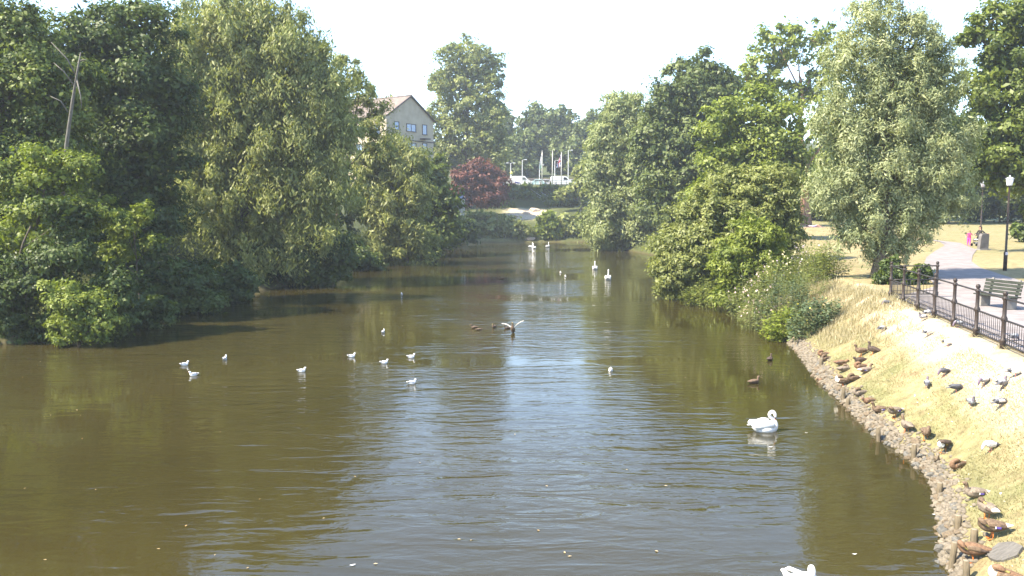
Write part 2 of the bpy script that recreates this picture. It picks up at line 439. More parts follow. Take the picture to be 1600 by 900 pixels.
def trunk_geo(base, top, r0, r1, lobes, C, seed, limb=0.45, twigs=26):
    r = random.Random(seed); V = []; Fc = []
    def add(pts, rad, n=7):
        v, f = tube_geo(pts, rad, n); o = len(V); V.extend(v); Fc.extend([tuple(i + o for i in q) for q in f])
    base = Vector(base); top = Vector(top)
    pts = []; rad = []
    for i in range(7):
        t = i / 6; p = base.lerp(top, t)
        if 0 < i < 6: p += Vector((r.uniform(-1, 1), r.uniform(-1, 1), 0)) * r0 * 0.7
        pts.append(p); rad.append((r0 + (r1 - r0) * t) * (1.45 if i == 0 else 1))
    pts.insert(0, base + Vector((0, 0, -0.4))); rad.insert(0, r0 * 1.5)
    add(pts, rad, 10)
    for (c, a, b, h) in lobes:
        t = min(0.95, max(0.28, (c.z - h * 0.6 - base.z) / max(top.z - base.z, 0.1) * 0.8))
        s = base.lerp(top, t); rr = max(r0 + (r1 - r0) * t, 0.03) * 0.62
        m = s.lerp(c, 0.5) + Vector((r.uniform(-1, 1), r.uniform(-1, 1), r.uniform(-0.5, 0.3))) * a * 0.18
        add([s, m, c], [rr, rr * 0.7, rr * 0.35], 6)
        if len(C):
            D = np.linalg.norm(C - np.array(c), axis=1); near = np.argsort(D)[:twigs]
            for q in r.sample(list(near), min(len(near), max(3, twigs // 3))):
                e = Vector(C[q]); mm = c.lerp(e, 0.5) + Vector((r.uniform(-1, 1), r.uniform(-1, 1), r.uniform(-1, 1))) * a * 0.1
                add([c, mm, e], [rr * 0.34, rr * 0.24, rr * 0.1], 4)
    return V, Fc
GROUP_L, GROUP_R, GROUP_F = 'trees along the left bank', 'trees in the park on the right', 'trees beyond the far bank'
TREES = 0
def tree(name, label, d, base_px, lobes_px, lm, leafpx=3.6, aspect=0.55, droop=0.0, dens=1.0, clump=0.30, group=None, bm_=None, cat='tree', r0=None, flat=0.65, inner=0.18, base=None, up_bias=0.45, top=None, twigs=18):
    """lobes_px: (px, py, half width px, half height px[, depth shift m]) read off the photograph at distance d."""
    global TREES; TREES += 1; seed = 100 + TREES * 7
    k = d / F_PX; lobes = []
    for q in lobes_px:
        dd = d + (q[4] if len(q) > 4 else 0.0)
        lobes.append((pt(q[0], q[1], dd), q[2] * k, min(q[2], q[3]) * k * 0.95, q[3] * k))
    if base is None:
        bx = (base_px - 800) / F_PX * d; base = Vector((bx, d, hz(bx, d)))
    else: base = Vector(base)
    leaf = leafpx * d / 832.0
    area = sum(4 * 3.14 * (a * b * h) ** (2 / 3) for _, a, b, h in lobes)
    cr = clump * np.mean([a for _, a, b, h in lobes]) * 1.15
    ncl = int(max(14, 0.55 * area / (cr * cr * 2.2)))
    nlf = int(max(60, dens * 2.0 * (cr * cr * 6.3) / (leaf * leaf * aspect)))
    tot = ncl * nlf
    C, P, T, S, L, W, tint = foliage_points(lobes, ncl, nlf, cr, leaf, aspect, droop, flat, seed, inner, up_bias=up_bias)
    root = empty(name, base, 0, label, cat, group)
    b = np.array(base)
    zt = max(c.z + 0.2 * h for c, a, bb, h in lobes)
    cx = np.mean([c.x for c, *_ in lobes]); cy = np.mean([c.y for c, *_ in lobes])
    tp = Vector((cx, cy, base.z + (zt - base.z) * 0.86)) if top is None else Vector(top)
    rr0 = r0 if r0 else max(0.05, (zt - base.z) * 0.022)
    V, Fc = trunk_geo(base, tp, rr0, rr0 * 0.25, lobes, C, seed, twigs=twigs)
    mesh_obj('trunk', [v - base for v in V], Fc, bm_ or bark, root)
    me = leaf_mesh('crown', P - b, T, S, L, W, tint, lm)
    link(bpy.data.objects.new('crown', me), root)
    return root

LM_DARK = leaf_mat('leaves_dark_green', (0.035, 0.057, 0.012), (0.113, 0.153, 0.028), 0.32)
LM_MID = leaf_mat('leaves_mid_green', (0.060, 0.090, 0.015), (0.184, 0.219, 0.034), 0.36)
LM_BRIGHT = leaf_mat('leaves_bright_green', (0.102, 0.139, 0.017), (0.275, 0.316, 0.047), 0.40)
LM_YELLOW = leaf_mat('leaves_yellow_green', (0.121, 0.145, 0.034), (0.292, 0.311, 0.092), 0.40)
LM_WILLOW = leaf_mat('leaves_willow_green', (0.130, 0.151, 0.038), (0.362, 0.377, 0.117), 0.40)
LM_SILVER = leaf_mat('leaves_silver_willow', (0.162, 0.192, 0.080), (0.394, 0.413, 0.202), 0.32, 0.03)
LM_PALE = leaf_mat('leaves_pale_green', (0.146, 0.178, 0.058), (0.324, 0.352, 0.141), 0.34)
LM_PURPLE = leaf_mat('leaves_purple', (0.078, 0.028, 0.022), (0.205, 0.076, 0.052), 0.30)
LM_FAR = leaf_mat('leaves_far_green', (0.063, 0.090, 0.023), (0.162, 0.194, 0.051), 0.32)

# --- left bank
tree('sycamore_tree', 'tall dark green sycamore filling the left edge above the water', 43, 15,
     [(-60, 130, 110, 100), (-30, 50, 60, 40), (35, 45, 42, 34), (20, 90, 75, 65), (70, 140, 75, 70), (-20, 230, 110, 90), (70, 230, 70, 60), (-90, 320, 90, 90), (20, 320, 80, 60)], LM_MID, 3.5, dens=0.62, group=GROUP_L)
tree('evergreen_oak_tree', 'tall dark green tree between the pale bare trunk and the big willow', 50, 185,
     [(150, 60, 60, 60), (215, 50, 55, 60), (190, 130, 85, 80), (240, 160, 60, 70), (160, 220, 80, 75), (235, 250, 75, 80), (200, 330, 85, 80)], LM_DARK, 3.5, dens=0.65, group=GROUP_L)
tree('willow_tree', 'huge willow with sunlit pale yellow green top on the left bank', 63, 380,
     [(320, 70, 85, 80), (400, 55, 75, 75), (450, 90, 70, 75), (490, 140, 65, 60), (370, 150, 100, 90), (300, 210, 75, 90), (440, 210, 95, 80), (520, 205, 45, 55), (350, 300, 95, 90), (470, 300, 80, 80), (400, 380, 100, 60)],
     LM_WILLOW, 3.7, 0.31, 1.3, dens=0.46, clump=0.20, group=GROUP_L, r0=0.6, inner=0.3)
tree('willow_sapling', 'wispy thin tree with bare dark branches in front of the house roof', 74, 512,
     [(565, 135, 26, 26), (540, 110, 22, 24), (586, 168, 18, 24), (525, 160, 25, 30), (555, 200, 34, 28), (590, 212, 24, 22)], LM_WILLOW, 3.0, 0.34, 0.6, dens=0.75, clump=0.42, group=GROUP_L, inner=0.03, r0=0.22)
tree('hanging_willow', 'sunlit willow with hanging boughs reaching down to the water below the house', 88, 640,
     [(600, 255, 50, 42), (645, 255, 36, 26), (575, 310, 32, 48), (625, 310, 55, 50), (590, 385, 46, 32), (640, 365, 42, 38)], LM_WILLOW, 3.8, 0.3, 1.1, dens=0.8, group=GROUP_L, inner=0.25)
tree('leaning_alder_tree', 'shaded green tree between the hanging willow and the purple tree', 104, 690,
     [(670, 285, 32, 45), (690, 320, 30, 42), (655, 340, 36, 42), (685, 360, 32, 26)], LM_MID, 3.6, dens=0.8, group=GROUP_L, inner=0.25)
tree('elder_bush', 'sunlit yellow green bush of broad boughs left of the pale bare trunk foot', 38, 30,
     [(70, 262, 60, 32), (20, 285, 50, 35), (120, 268, 40, 28), (55, 345, 65, 42), (10, 385, 55, 45), (150, 330, 30, 26)], LM_BRIGHT, 3.2, dens=0.75, group='bushes on the left bank', cat='bush', inner=0.1)
tree('elder_bush', 'bright green leafy bush dipping into the water at lower left', 35.2, 120,
     [(125, 480, 50, 38), (95, 455, 28, 28), (150, 505, 40, 28), (105, 515, 38, 22)], LM_BRIGHT, 3.0, dens=0.8, group='bushes on the left bank', cat='bush', inner=0.1)
tree('laurel_with_shaded_elder', 'dark bush with elder boughs coloured as shade at the very left edge beside the water', 36.5, -10,
     [(-20, 440, 55, 60), (20, 480, 50, 55), (10, 528, 44, 26), (105, 400, 48, 40), (100, 335, 36, 36), (60, 430, 45, 34), (-30, 520, 60, 30), (55, 430, 45, 50), (180, 470, 40, 50)], LM_DARK, 3.2, dens=0.7, group='bushes on the left bank', cat='bush')  # includes shaded elder boughs; their shade is put into the dark leaf colour
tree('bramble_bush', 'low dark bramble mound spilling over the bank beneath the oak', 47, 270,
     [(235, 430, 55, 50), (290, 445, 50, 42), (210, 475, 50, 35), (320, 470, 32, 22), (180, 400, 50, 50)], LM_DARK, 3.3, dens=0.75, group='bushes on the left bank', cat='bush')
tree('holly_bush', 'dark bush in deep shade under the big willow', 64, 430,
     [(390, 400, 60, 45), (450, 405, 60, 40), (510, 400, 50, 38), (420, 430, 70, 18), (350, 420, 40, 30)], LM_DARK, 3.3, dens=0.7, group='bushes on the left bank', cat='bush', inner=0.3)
tree('hazel_bush', 'sunlit half leafy bush hanging beside the oak crown above the brambles', 42, 215,
     [(188, 352, 26, 28), (225, 330, 16, 20), (180, 395, 26, 20), (240, 378, 20, 12)], LM_BRIGHT, 3.2, dens=0.55, group='bushes on the left bank', cat='bush', inner=0.05, r0=0.06)
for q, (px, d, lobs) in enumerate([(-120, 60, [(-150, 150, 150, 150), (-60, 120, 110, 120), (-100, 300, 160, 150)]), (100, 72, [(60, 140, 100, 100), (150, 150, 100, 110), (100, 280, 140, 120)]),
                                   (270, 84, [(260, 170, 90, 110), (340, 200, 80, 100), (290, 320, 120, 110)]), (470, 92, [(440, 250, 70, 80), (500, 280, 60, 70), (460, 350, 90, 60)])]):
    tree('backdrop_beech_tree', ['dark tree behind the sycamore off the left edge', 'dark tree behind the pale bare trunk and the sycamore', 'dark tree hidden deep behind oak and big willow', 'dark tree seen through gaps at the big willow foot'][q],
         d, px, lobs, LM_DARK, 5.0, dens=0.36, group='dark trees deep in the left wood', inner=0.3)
for q, (px, d, lobs) in enumerate([(60, 36.5, [(50, 525, 45, 26), (5, 530, 40, 24), (85, 505, 30, 30)]), (215, 41, [(205, 500, 40, 26), (245, 490, 34, 24), (170, 505, 30, 30)]), (350, 53.5, [(345, 450, 34, 28), (375, 445, 34, 30), (320, 440, 34, 34)]),
                                   (470, 64, [(440, 425, 44, 24), (490, 425, 40, 22), (520, 420, 30, 22)]), (570, 80, [(550, 405, 34, 26), (575, 415, 28, 12), (530, 395, 30, 30)]), (660, 102, [(640, 395, 30, 14), (670, 385, 30, 20)])]):
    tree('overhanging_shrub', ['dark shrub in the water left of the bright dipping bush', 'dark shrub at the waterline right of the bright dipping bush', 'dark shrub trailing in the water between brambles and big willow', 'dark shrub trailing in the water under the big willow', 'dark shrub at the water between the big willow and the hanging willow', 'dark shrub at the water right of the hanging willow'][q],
         d, px, lobs, LM_DARK, 3.4, dens=0.8, group='shrubs trailing in the water on the left', cat='bush', inner=0.3)  # dark leaf colour also stands in for the shadow under the bank trees
tree('yew_shrub', 'dark shaded shrub where the left bank meets the far bank', 128, 705,
     [(700, 352, 26, 26), (722, 362, 24, 18), (676, 368, 24, 20)], LM_DARK, 3.8, dens=0.7, group='bushes on the far bank', cat='bush', inner=0.3)
def dead_tree():
    b = ground_at(90, 520); b = Vector(((92 - 800) / F_PX * 39.0, 39.0, 0)); b.z = hz(b.x, b.y)
    root = empty('dead_tree', b, 0, 'pale bare dead trunk with broken twigs standing against the dark oak', 'tree', GROUP_L)
    P = [b, pt(97, 330, 39), pt(104, 225, 38.6), pt(113, 160, 38.4), pt(121, 110, 38.2), pt(126, 82, 38.1)]
    tube('trunk', [p - b for p in P], [0.11, 0.095, 0.085, 0.07, 0.045, 0.025], bark_pale, root, 9)
    for a, m, e in [((119, 118), (105, 92), (80, 66)), ((122, 98), (128, 94), (135, 93)), ((117, 135), (100, 112), (84, 98)), ((106, 175), (95, 158), (78, 150)), ((119, 120), (126, 150), (128, 170))]:
        tube('branch', [pt(*a, 38.3) - b, pt(*m, 38.1) - b, pt(*e, 38.0) - b], [0.04, 0.028, 0.012], bark_pale, root, 6)
dead_tree()

# --- beyond the far bank
tree('lime_tree', 'tall pale green lime tree right of the house with sky showing through', 176, 728,
     [(722, 88, 34, 32), (760, 110, 26, 34), (700, 130, 32, 36), (735, 150, 48, 46), (765, 185, 34, 42), (695, 195, 36, 46), (735, 220, 56, 40), (690, 245, 34, 26), (770, 235, 30, 30)], LM_YELLOW, 2.6, dens=0.5, clump=0.24, group=GROUP_F)
tree('purple_plum_tree', 'purple leaved round tree on the far bank left of the parked vans', 166, 752,
     [(748, 278, 32, 26), (722, 288, 20, 26), (776, 290, 20, 24), (735, 306, 26, 18), (764, 308, 28, 18), (748, 270, 26, 18)], LM_PURPLE, 2.2, dens=0.8, clump=0.26, group=GROUP_F, inner=0.25)
for q, (px, d, lobs) in enumerate([(815, 232, [(812, 235, 26, 30), (800, 260, 26, 22), (825, 255, 24, 22)]), (840, 240, [(838, 190, 26, 28), (850, 215, 30, 30), (830, 230, 26, 28)]),
                                   (880, 236, [(875, 195, 24, 28), (890, 225, 28, 30), (868, 240, 28, 26), (880, 255, 34, 18)]), (925, 230, [(920, 215, 26, 40), (905, 240, 24, 30), (930, 260, 30, 30)]),
                                   (790, 246, [(785, 200, 22, 34), (770, 230, 30, 36)]), (960, 240, [(955, 200, 34, 40), (985, 230, 36, 44)])]):
    tree('hill_tree', ['low dark tree on the hill behind the left white van', 'dark round topped tree on the hill behind the first flagpole', 'dark tree on the hill behind the flagpoles', 'dark tree on the hill beside the pale willow', 'tree on the hill just right of the tall lime', 'hill tree mostly hidden behind the pale willow'][q],
         d, px, lobs, LM_FAR, 2.8, dens=0.7, clump=0.26, group='dark trees on the hill', inner=0.3)
tree('roadside_tree', 'small tree top peeking over the house roof ridge', 185, 622, [(612, 163, 18, 9), (630, 164, 14, 8), (620, 185, 30, 20)], LM_BRIGHT, 3.4, dens=0.8, group=GROUP_F)
tree('hawthorn_tree', 'small yellow green tree with grey trunk at the foot of the car park bank', 172, 907,
     [(900, 297, 22, 8), (882, 303, 14, 6), (920, 285, 22, 22), (915, 265, 16, 16)], LM_YELLOW, 3.2, dens=0.7, group=GROUP_F)
for q, (px, d, lobs, lm) in enumerate([(745, 153, [(728, 350, 22, 16), (758, 344, 26, 17), (745, 362, 34, 14)], LM_YELLOW), (800, 152.5, [(788, 354, 24, 16), (812, 361, 18, 13), (768, 362, 20, 14)], LM_YELLOW),
                                       (858, 152.5, [(856, 347, 16, 15), (850, 362, 12, 9), (866, 362, 14, 10)], LM_BRIGHT), (890, 153, [(885, 350, 18, 14), (905, 352, 18, 15), (892, 364, 20, 9)], LM_YELLOW), (930, 153, [(930, 350, 18, 18), (950, 355, 18, 18)], LM_MID)]):
    tree('bank_shrub', ['yellow green shrub on the far bank right below the purple tree', 'sprawling shrub left of the sandy gap on the far bank', 'rounded green shrub right of the sandy gap on the far bank', 'yellow green shrub below the small grey trunked tree', 'green shrub behind the pale willow on the far bank'][q],
         d, px, lobs, lm, 3.2, dens=0.9, group='bushes on the far bank', cat='bush', inner=0.3)
for q, (px, d, lobs) in enumerate([(780, 178, [(770, 318, 18, 10), (790, 322, 14, 8)]), (815, 186, [(806, 300, 14, 9), (818, 308, 16, 9), (840, 313, 14, 7)]), (880, 180, [(875, 312, 22, 10), (900, 318, 18, 10)]), (850, 188, [(822, 297, 14, 6), (850, 298, 16, 7), (872, 299, 16, 7), (893, 299, 14, 7)])]):
    tree('embankment_shrub', ['dark low shrub behind the foot of the purple tree', 'dark low shrub beside the upper white handrail', 'dark low shrub on the bank below the right van', 'dark hedge shrub under the car park railing by the flagpoles'][q],
         d, px, lobs, LM_MID, 3.2, dens=0.9, group='shrubs on the car park bank', cat='bush', inner=0.3)

# --- right bank and park
tree('pale_willow_tree', 'pale grey green willow hanging over the far right of the river', 120, 985,
     [(975, 175, 36, 38), (945, 215, 32, 42), (1000, 210, 40, 50), (940, 280, 28, 50), (985, 285, 50, 56), (955, 345, 38, 38), (1005, 345, 44, 44), (990, 372, 36, 20), (945, 372, 26, 16), (1035, 375, 36, 26)], LM_PALE, 2.9, 0.34, 0.9, dens=0.85, group=GROUP_R, inner=0.25)
tree('maple_tree', 'dark green round topped tree right behind the pale willow', 100, 1080,
     [(1090, 120, 42, 38), (1055, 165, 44, 42), (1115, 160, 42, 44), (1040, 225, 42, 50), (1090, 230, 60, 60), (1050, 300, 50, 60), (1100, 310, 60, 60), (1135, 130, 24, 28)], LM_FAR, 2.9, dens=0.75, group=GROUP_R, inner=0.2)
tree('sweet_chestnut_tree', 'bright yellow green tree behind the large riverside bush', 76, 1238,
     [(1170, 175, 55, 42), (1130, 200, 36, 40), (1205, 205, 50, 50), (1120, 255, 34, 42), (1165, 250, 56, 44), (1225, 265, 42, 46), (1105, 300, 30, 34)], LM_BRIGHT, 3.0, dens=0.75, group=GROUP_R, r0=0.5, inner=0.15)
tree('ash_tree', 'tall airy tree with sky gaps rising behind the bright green tree', 108, 1257,
     [(1215, 70, 42, 30), (1260, 60, 36, 30), (1195, 115, 34, 26), (1290, 85, 32, 36), (1165, 125, 22, 20), (1285, 150, 34, 44), (1225, 150, 44, 22), (1290, 220, 36, 50)], LM_BRIGHT, 3.4, dens=0.55, group=GROUP_R, bm_=bark_red, r0=0.62, inner=0.05, top=pt(1250, 120, 108))
tree('riverside_bush', 'large rounded olive green bush leaning out over the water on the right', 54, 1130,
     [(1150, 300, 55, 42), (1205, 300, 45, 48), (1100, 345, 52, 50), (1165, 365, 60, 55), (1060, 395, 42, 50), (1110, 410, 52, 52), (1070, 440, 40, 28), (1215, 360, 40, 50), (1125, 375, 66, 60, -0.6), (1180, 325, 62, 56, -0.4), (1085, 400, 50, 50, -0.8), (1050, 430, 34, 34)], LM_YELLOW, 2.8, 0.47, dens=0.6, clump=0.19, group='bushes on the right bank', cat='bush', inner=0.25)
tree('osier_bush', 'lighter green leafy shrub in front of the large riverside bush', 47, 1195,
     [(1180, 365, 34, 34), (1150, 405, 36, 36), (1205, 405, 36, 38), (1165, 445, 42, 30), (1130, 460, 26, 18)], LM_BRIGHT, 3.2, 0.32, 0.5, dens=0.85, group='bushes on the right bank', cat='bush', inner=0.2)
tree('silver_willow_tree', 'tall silvery grey willow standing beside the park path behind the railing', 42, 1372,
     [(1370, 45, 55, 55), (1425, 75, 45, 60), (1335, 110, 55, 55), (1465, 130, 42, 60), (1395, 150, 70, 70), (1310, 195, 48, 55), (1485, 215, 42, 60), (1355, 235, 65, 65), (1430, 240, 65, 65), (1305, 285, 46, 50), (1480, 300, 44, 42), (1370, 320, 66, 50), (1430, 335, 52, 40), (1335, 365, 44, 28), (1400, 385, 48, 22)],
     LM_SILVER, 3.1, 0.26, 0.8, dens=0.5, clump=0.22, group=GROUP_R, r0=0.26, inner=0.12, flat=1.1)
tree('park_maple_tree', 'dark green broad tree at the right edge behind the lamp posts', 60, 1650,
     [(1575, 45, 55, 50), (1625, 60, 70, 70), (1560, 130, 50, 45), (1620, 160, 75, 60), (1545, 200, 44, 45), (1600, 235, 70, 50), (1520, 50, 22, 16), (1670, 250, 80, 80), (1550, 265, 50, 30)], LM_MID, 3.5, dens=0.75, group=GROUP_R, r0=0.5, inner=0.15)
for q, (px, d, lobs) in enumerate([(1480, 112, [(1470, 290, 50, 45), (1500, 270, 40, 40), (1440, 270, 50, 55)]), (1560, 118, [(1550, 300, 50, 42), (1595, 310, 46, 36), (1530, 320, 40, 26)]), (1330, 122, [(1320, 260, 50, 60), (1360, 240, 60, 70), (1290, 300, 40, 40), (1330, 320, 60, 22)]),
                                   (1660, 110, [(1650, 290, 60, 50), (1700, 280, 60, 60)]), (1430, 126, [(1420, 150, 60, 60), (1450, 220, 60, 60), (1400, 310, 60, 32)]), (1270, 125, [(1262, 300, 30, 36), (1275, 330, 28, 16)])]):
    tree('park_edge_tree', ['dark tree at the back of the lawn behind the child in pink', 'dark tree at the back of the lawn behind the near lamp post', 'dark tree behind the left side of the silver willow', 'dark tree at the back of the lawn off the right edge', 'dark tree hidden behind the middle of the silver willow', 'dark low tree behind the reddish trunk and the sunbather'][q],
         d, px, lobs, LM_DARK, 4.0, dens=0.6, group='dark trees at the back of the lawn', inner=0.35)
tree('dark_shrub', 'dark low shrub on the lawn at the right edge beyond the lamp post', 72, 1608, [(1605, 362, 22, 16), (1625, 370, 30, 20)], LM_DARK, 3.4, dens=0.8, group='bushes in the park', cat='bush')
tree('trunk_foot_shrub', 'leafy shrub around the silver willow trunk behind the railing end', 39.5, 1400,
     [(1392, 420, 14, 20), (1408, 436, 20, 18), (1440, 428, 14, 14), (1376, 438, 12, 14), (1425, 440, 18, 10)], LM_DARK, 3.0, 0.5, dens=0.8, group='bushes in the park', cat='bush', inner=0.1)

# ------------------------------------------------------------------ house above the left bank
def house():
    A = pt(603.5, 180, 140); Bp = pt(677, 190, 150)
    ax = Vector((Bp.x - A.x, Bp.y - A.y, 0)); Wd = ax.length; ax.normalize()
    nrm = Vector((ax.y, -ax.x, 0))                                   # gable looks this way
    zg, ze, zr, Ln = 10.5, 21.6, 25.1, 17.0
    wl = mat('house_render_buff', (0.36, 0.30, 0.215), 0.9, (0.43, 0.36, 0.265), 0.8, 0.2)
    rt = mat('roof_tiles_brown', (0.16, 0.125, 0.105), 0.85, (0.22, 0.175, 0.15), 1.6, 0.3)
    fr = mat('window_frame_dark', (0.06, 0.05, 0.05), 0.5)
    gl = mat('window_glass_blue', (0.16, 0.24, 0.40), 0.08, None, spec=0.8)
    trim = mat('verge_dark', (0.05, 0.04, 0.04), 0.6)
    root = empty('house', (A.x, A.y, zg), math.atan2(ax.y, ax.x), 'three storey buff house with shaded gable and brown roof above the trees', 'house')
    H = ze - zg; Rr = zr - zg                                          # local: x along the gable, y back along the ridge (away from nrm)
    V = [(0, 0, -2), (Wd, 0, -2), (Wd, 0, H), (Wd / 2, 0, Rr), (0, 0, H), (0, Ln, -2), (Wd, Ln, -2), (Wd, Ln, H), (Wd / 2, Ln, Rr), (0, Ln, H)]
    Fc = [(0, 1, 2, 3, 4), (6, 5, 9, 8, 7), (5, 0, 4, 9), (1, 6, 7, 2)]
    mesh_obj('wall', V, Fc, wl, root, smooth=False)
    rf = empty('roof', (0, 0, 0)); rf.parent = root
    for s in (0, 1):
        e = Vector((-0.35 if s == 0 else Wd + 0.35, 0, H - 0.2)); r_ = Vector((Wd / 2, 0, Rr + 0.12))
        sl_ = (r_ - e); n = 16
        for k in range(n):                                           # tile courses step down the slope
            a = e + sl_ * (k / n); b = e + sl_ * ((k + 1.12) / n)
            up = Vector((0, 0, 0.10)); Vv = []
            for y in (-0.3, Ln + 0.3):
                Vv += [Vector((a.x, y, a.z)) + up, Vector((b.x, y, b.z)) + up * 0.3, Vector((b.x, y, b.z)) - up * 0.6, Vector((a.x, y, a.z)) - up * 0.6]
            mesh_obj('tile_course', Vv, [(0, 1, 5, 4), (1, 2, 6, 5), (2, 3, 7, 6), (3, 0, 4, 7), (0, 3, 2, 1), (4, 5, 6, 7)], rt, rf, smooth=False)
        vg = tube('verge_board', [Vector((e.x, -0.32, e.z - 0.1)), Vector((r_.x, -0.32, r_.z + 0.02))], 0.14, trim, rf, 4)
    tube('ridge', [(Wd / 2, -0.35, Rr + 0.2), (Wd / 2, Ln + 0.35, Rr + 0.2)], 0.17, rt, rf, 6)
    bm = bmesh.new(); box(bm, Wd * 0.5, Ln * 0.7, Rr + 0.5, 0.9, 0.9, 1.6); bm_obj('chimney', bm, wl, rf, bevel=0.03)
    def window(cx, zc, w, h, panes, side=False):
        o = empty('window', (0, 0, 0)); o.parent = root
        if side: o.rotation_euler = (0, 0, -math.pi / 2)
        for nm, c, s in (('frame', (cx, -0.03, zc + h / 2), (w + 0.16, 0.14, 0.12)), ('sill', (cx, -0.06, zc - h / 2), (w + 0.24, 0.24, 0.10))):
            box_obj(nm, c, s, fr, o, 0.01)
        for sx in (-1, 1): box_obj('jamb', (cx + sx * (w / 2 + 0.02), -0.03, zc), (0.1, 0.14, h - 0.02), fr, o, 0.01)
        for p in range(panes):
            pw = w / panes; box_obj('pane', (cx - w / 2 + pw * (p + 0.5), 0.0, zc), (pw - 0.07, 0.05, h - 0.1), gl, o, 0.0)
        for p in range(1, panes): box_obj('mullion', (cx - w / 2 + w / panes * p, -0.03, zc), (0.08, 0.10, h - 0.12), fr, o, 0.005)
    # top floor windows read off the photograph, the storeys below carry the same plan
    for z0 in (H - 1.8, H - 5.0, H - 8.2):
        window(Wd * 0.205, z0 + 0.1, 1.1, 1.4, 1); window(Wd * 0.51, z0 + 0.05, 2.3, 1.25, 2); window(Wd * 0.80, z0, 1.1, 1.7, 1)
    for k in range(4):
        for z0 in (H - 2.4, H - 5.4): window(-2.2 - k * 4.1, z0, 1.3, 1.5, 2, True)
    box_obj('string_course', (Wd / 2, -0.05, H - 3.9), (Wd - 0.01, 0.14, 0.16), trim, root, 0.02)
    box_obj('porch_canopy', (Wd * 0.76, -0.6, H - 3.45), (1.5, 1.2, 0.16), trim, root, 0.02)
house()
def hut():
    c = pt(713, 328, 158); g = hz(c.x, c.y)
    root = empty('garden_hut', (c.x, c.y, g), R(-20), 'little cream hut with blue grey roof left of the purple tree', 'hut')
    cr = mat('hut_cream_boards', (0.42, 0.38, 0.30), 0.8, (0.36, 0.32, 0.25), 2.0); bl = mat('hut_roof_felt', (0.16, 0.19, 0.25), 0.8, (0.20, 0.23, 0.30), 3.0)
    h = max(2.0, c.z - g + 2.0)
    for k in range(9): box_obj('board', (-1.2 + 0.3 * k, -1.0, h / 2), (0.28, 0.08, h), cr, root, 0.01)
    for sx in (-1, 1): box_obj('side_wall', (sx * 1.3, 0.05, h / 2), (0.1, 2.0, h), cr, root, 0.01)
    box_obj('back_wall', (0, 1.05, h / 2), (2.5, 0.08, h), cr, root, 0.01)
    box_obj('door', (0.7, -1.07, 0.95), (0.8, 0.06, 1.9), mat('hut_door', (0.1, 0.11, 0.12), 0.6), root, 0.01)
    for s in (-1, 1):
        box_obj('roof_panel', (0, s * 0.62, h + 0.32), (3.0, 1.45, 0.08), bl, root, 0.02, Matrix.Rotation(-s * R(26), 4, 'X'))
hut()

# ------------------------------------------------------------------ car park: vehicles, railing, flags, lamps, handrail
white_paint = mat('vehicle_paint_white', (0.78, 0.78, 0.77), 0.3, spec=0.5)
blue_paint = mat('vehicle_paint_pale_blue', (0.42, 0.58, 0.60), 0.3, spec=0.5)
silver_paint = mat('vehicle_paint_silver', (0.62, 0.60, 0.60), 0.3, spec=0.5)
dark_glass = mat('vehicle_glass', (0.02, 0.025, 0.03), 0.05, spec=0.8)
rubber = mat('tyre_rubber', (0.02, 0.02, 0.02), 0.8)
steel = mat('wheel_steel', (0.35, 0.35, 0.36), 0.4, metal=0.6)
navy = mat('van_stripe_blue', (0.05, 0.05, 0.28), 0.4)
black_iron = mat('iron_black_paint', (0.022, 0.020, 0.020), 0.45, (0.035, 0.03, 0.028), 12)
grey_metal = mat('galvanised_grey', (0.36, 0.37, 0.37), 0.5, (0.46, 0.47, 0.47), 6)
red_lens = mat('lamp_red_lens', (0.35, 0.02, 0.02), 0.2); clear_lens = mat('lamp_clear_lens', (0.6, 0.6, 0.58), 0.1)
def extrude_profile(name, prof, half, m, parent, bevel=0.06):
    bm = bmesh.new()
    a = [bm.verts.new((x, -half, z)) for x, z in prof]; b = [bm.verts.new((x, half, z)) for x, z in prof]
    bm.faces.new(a); bm.faces.new(b[::-1]); n = len(prof)
    for i in range(n): bm.faces.new((a[i], b[i], b[(i + 1) % n], a[(i + 1) % n]))
    return bm_obj(name, bm, m, parent, bevel=bevel, smooth=False)
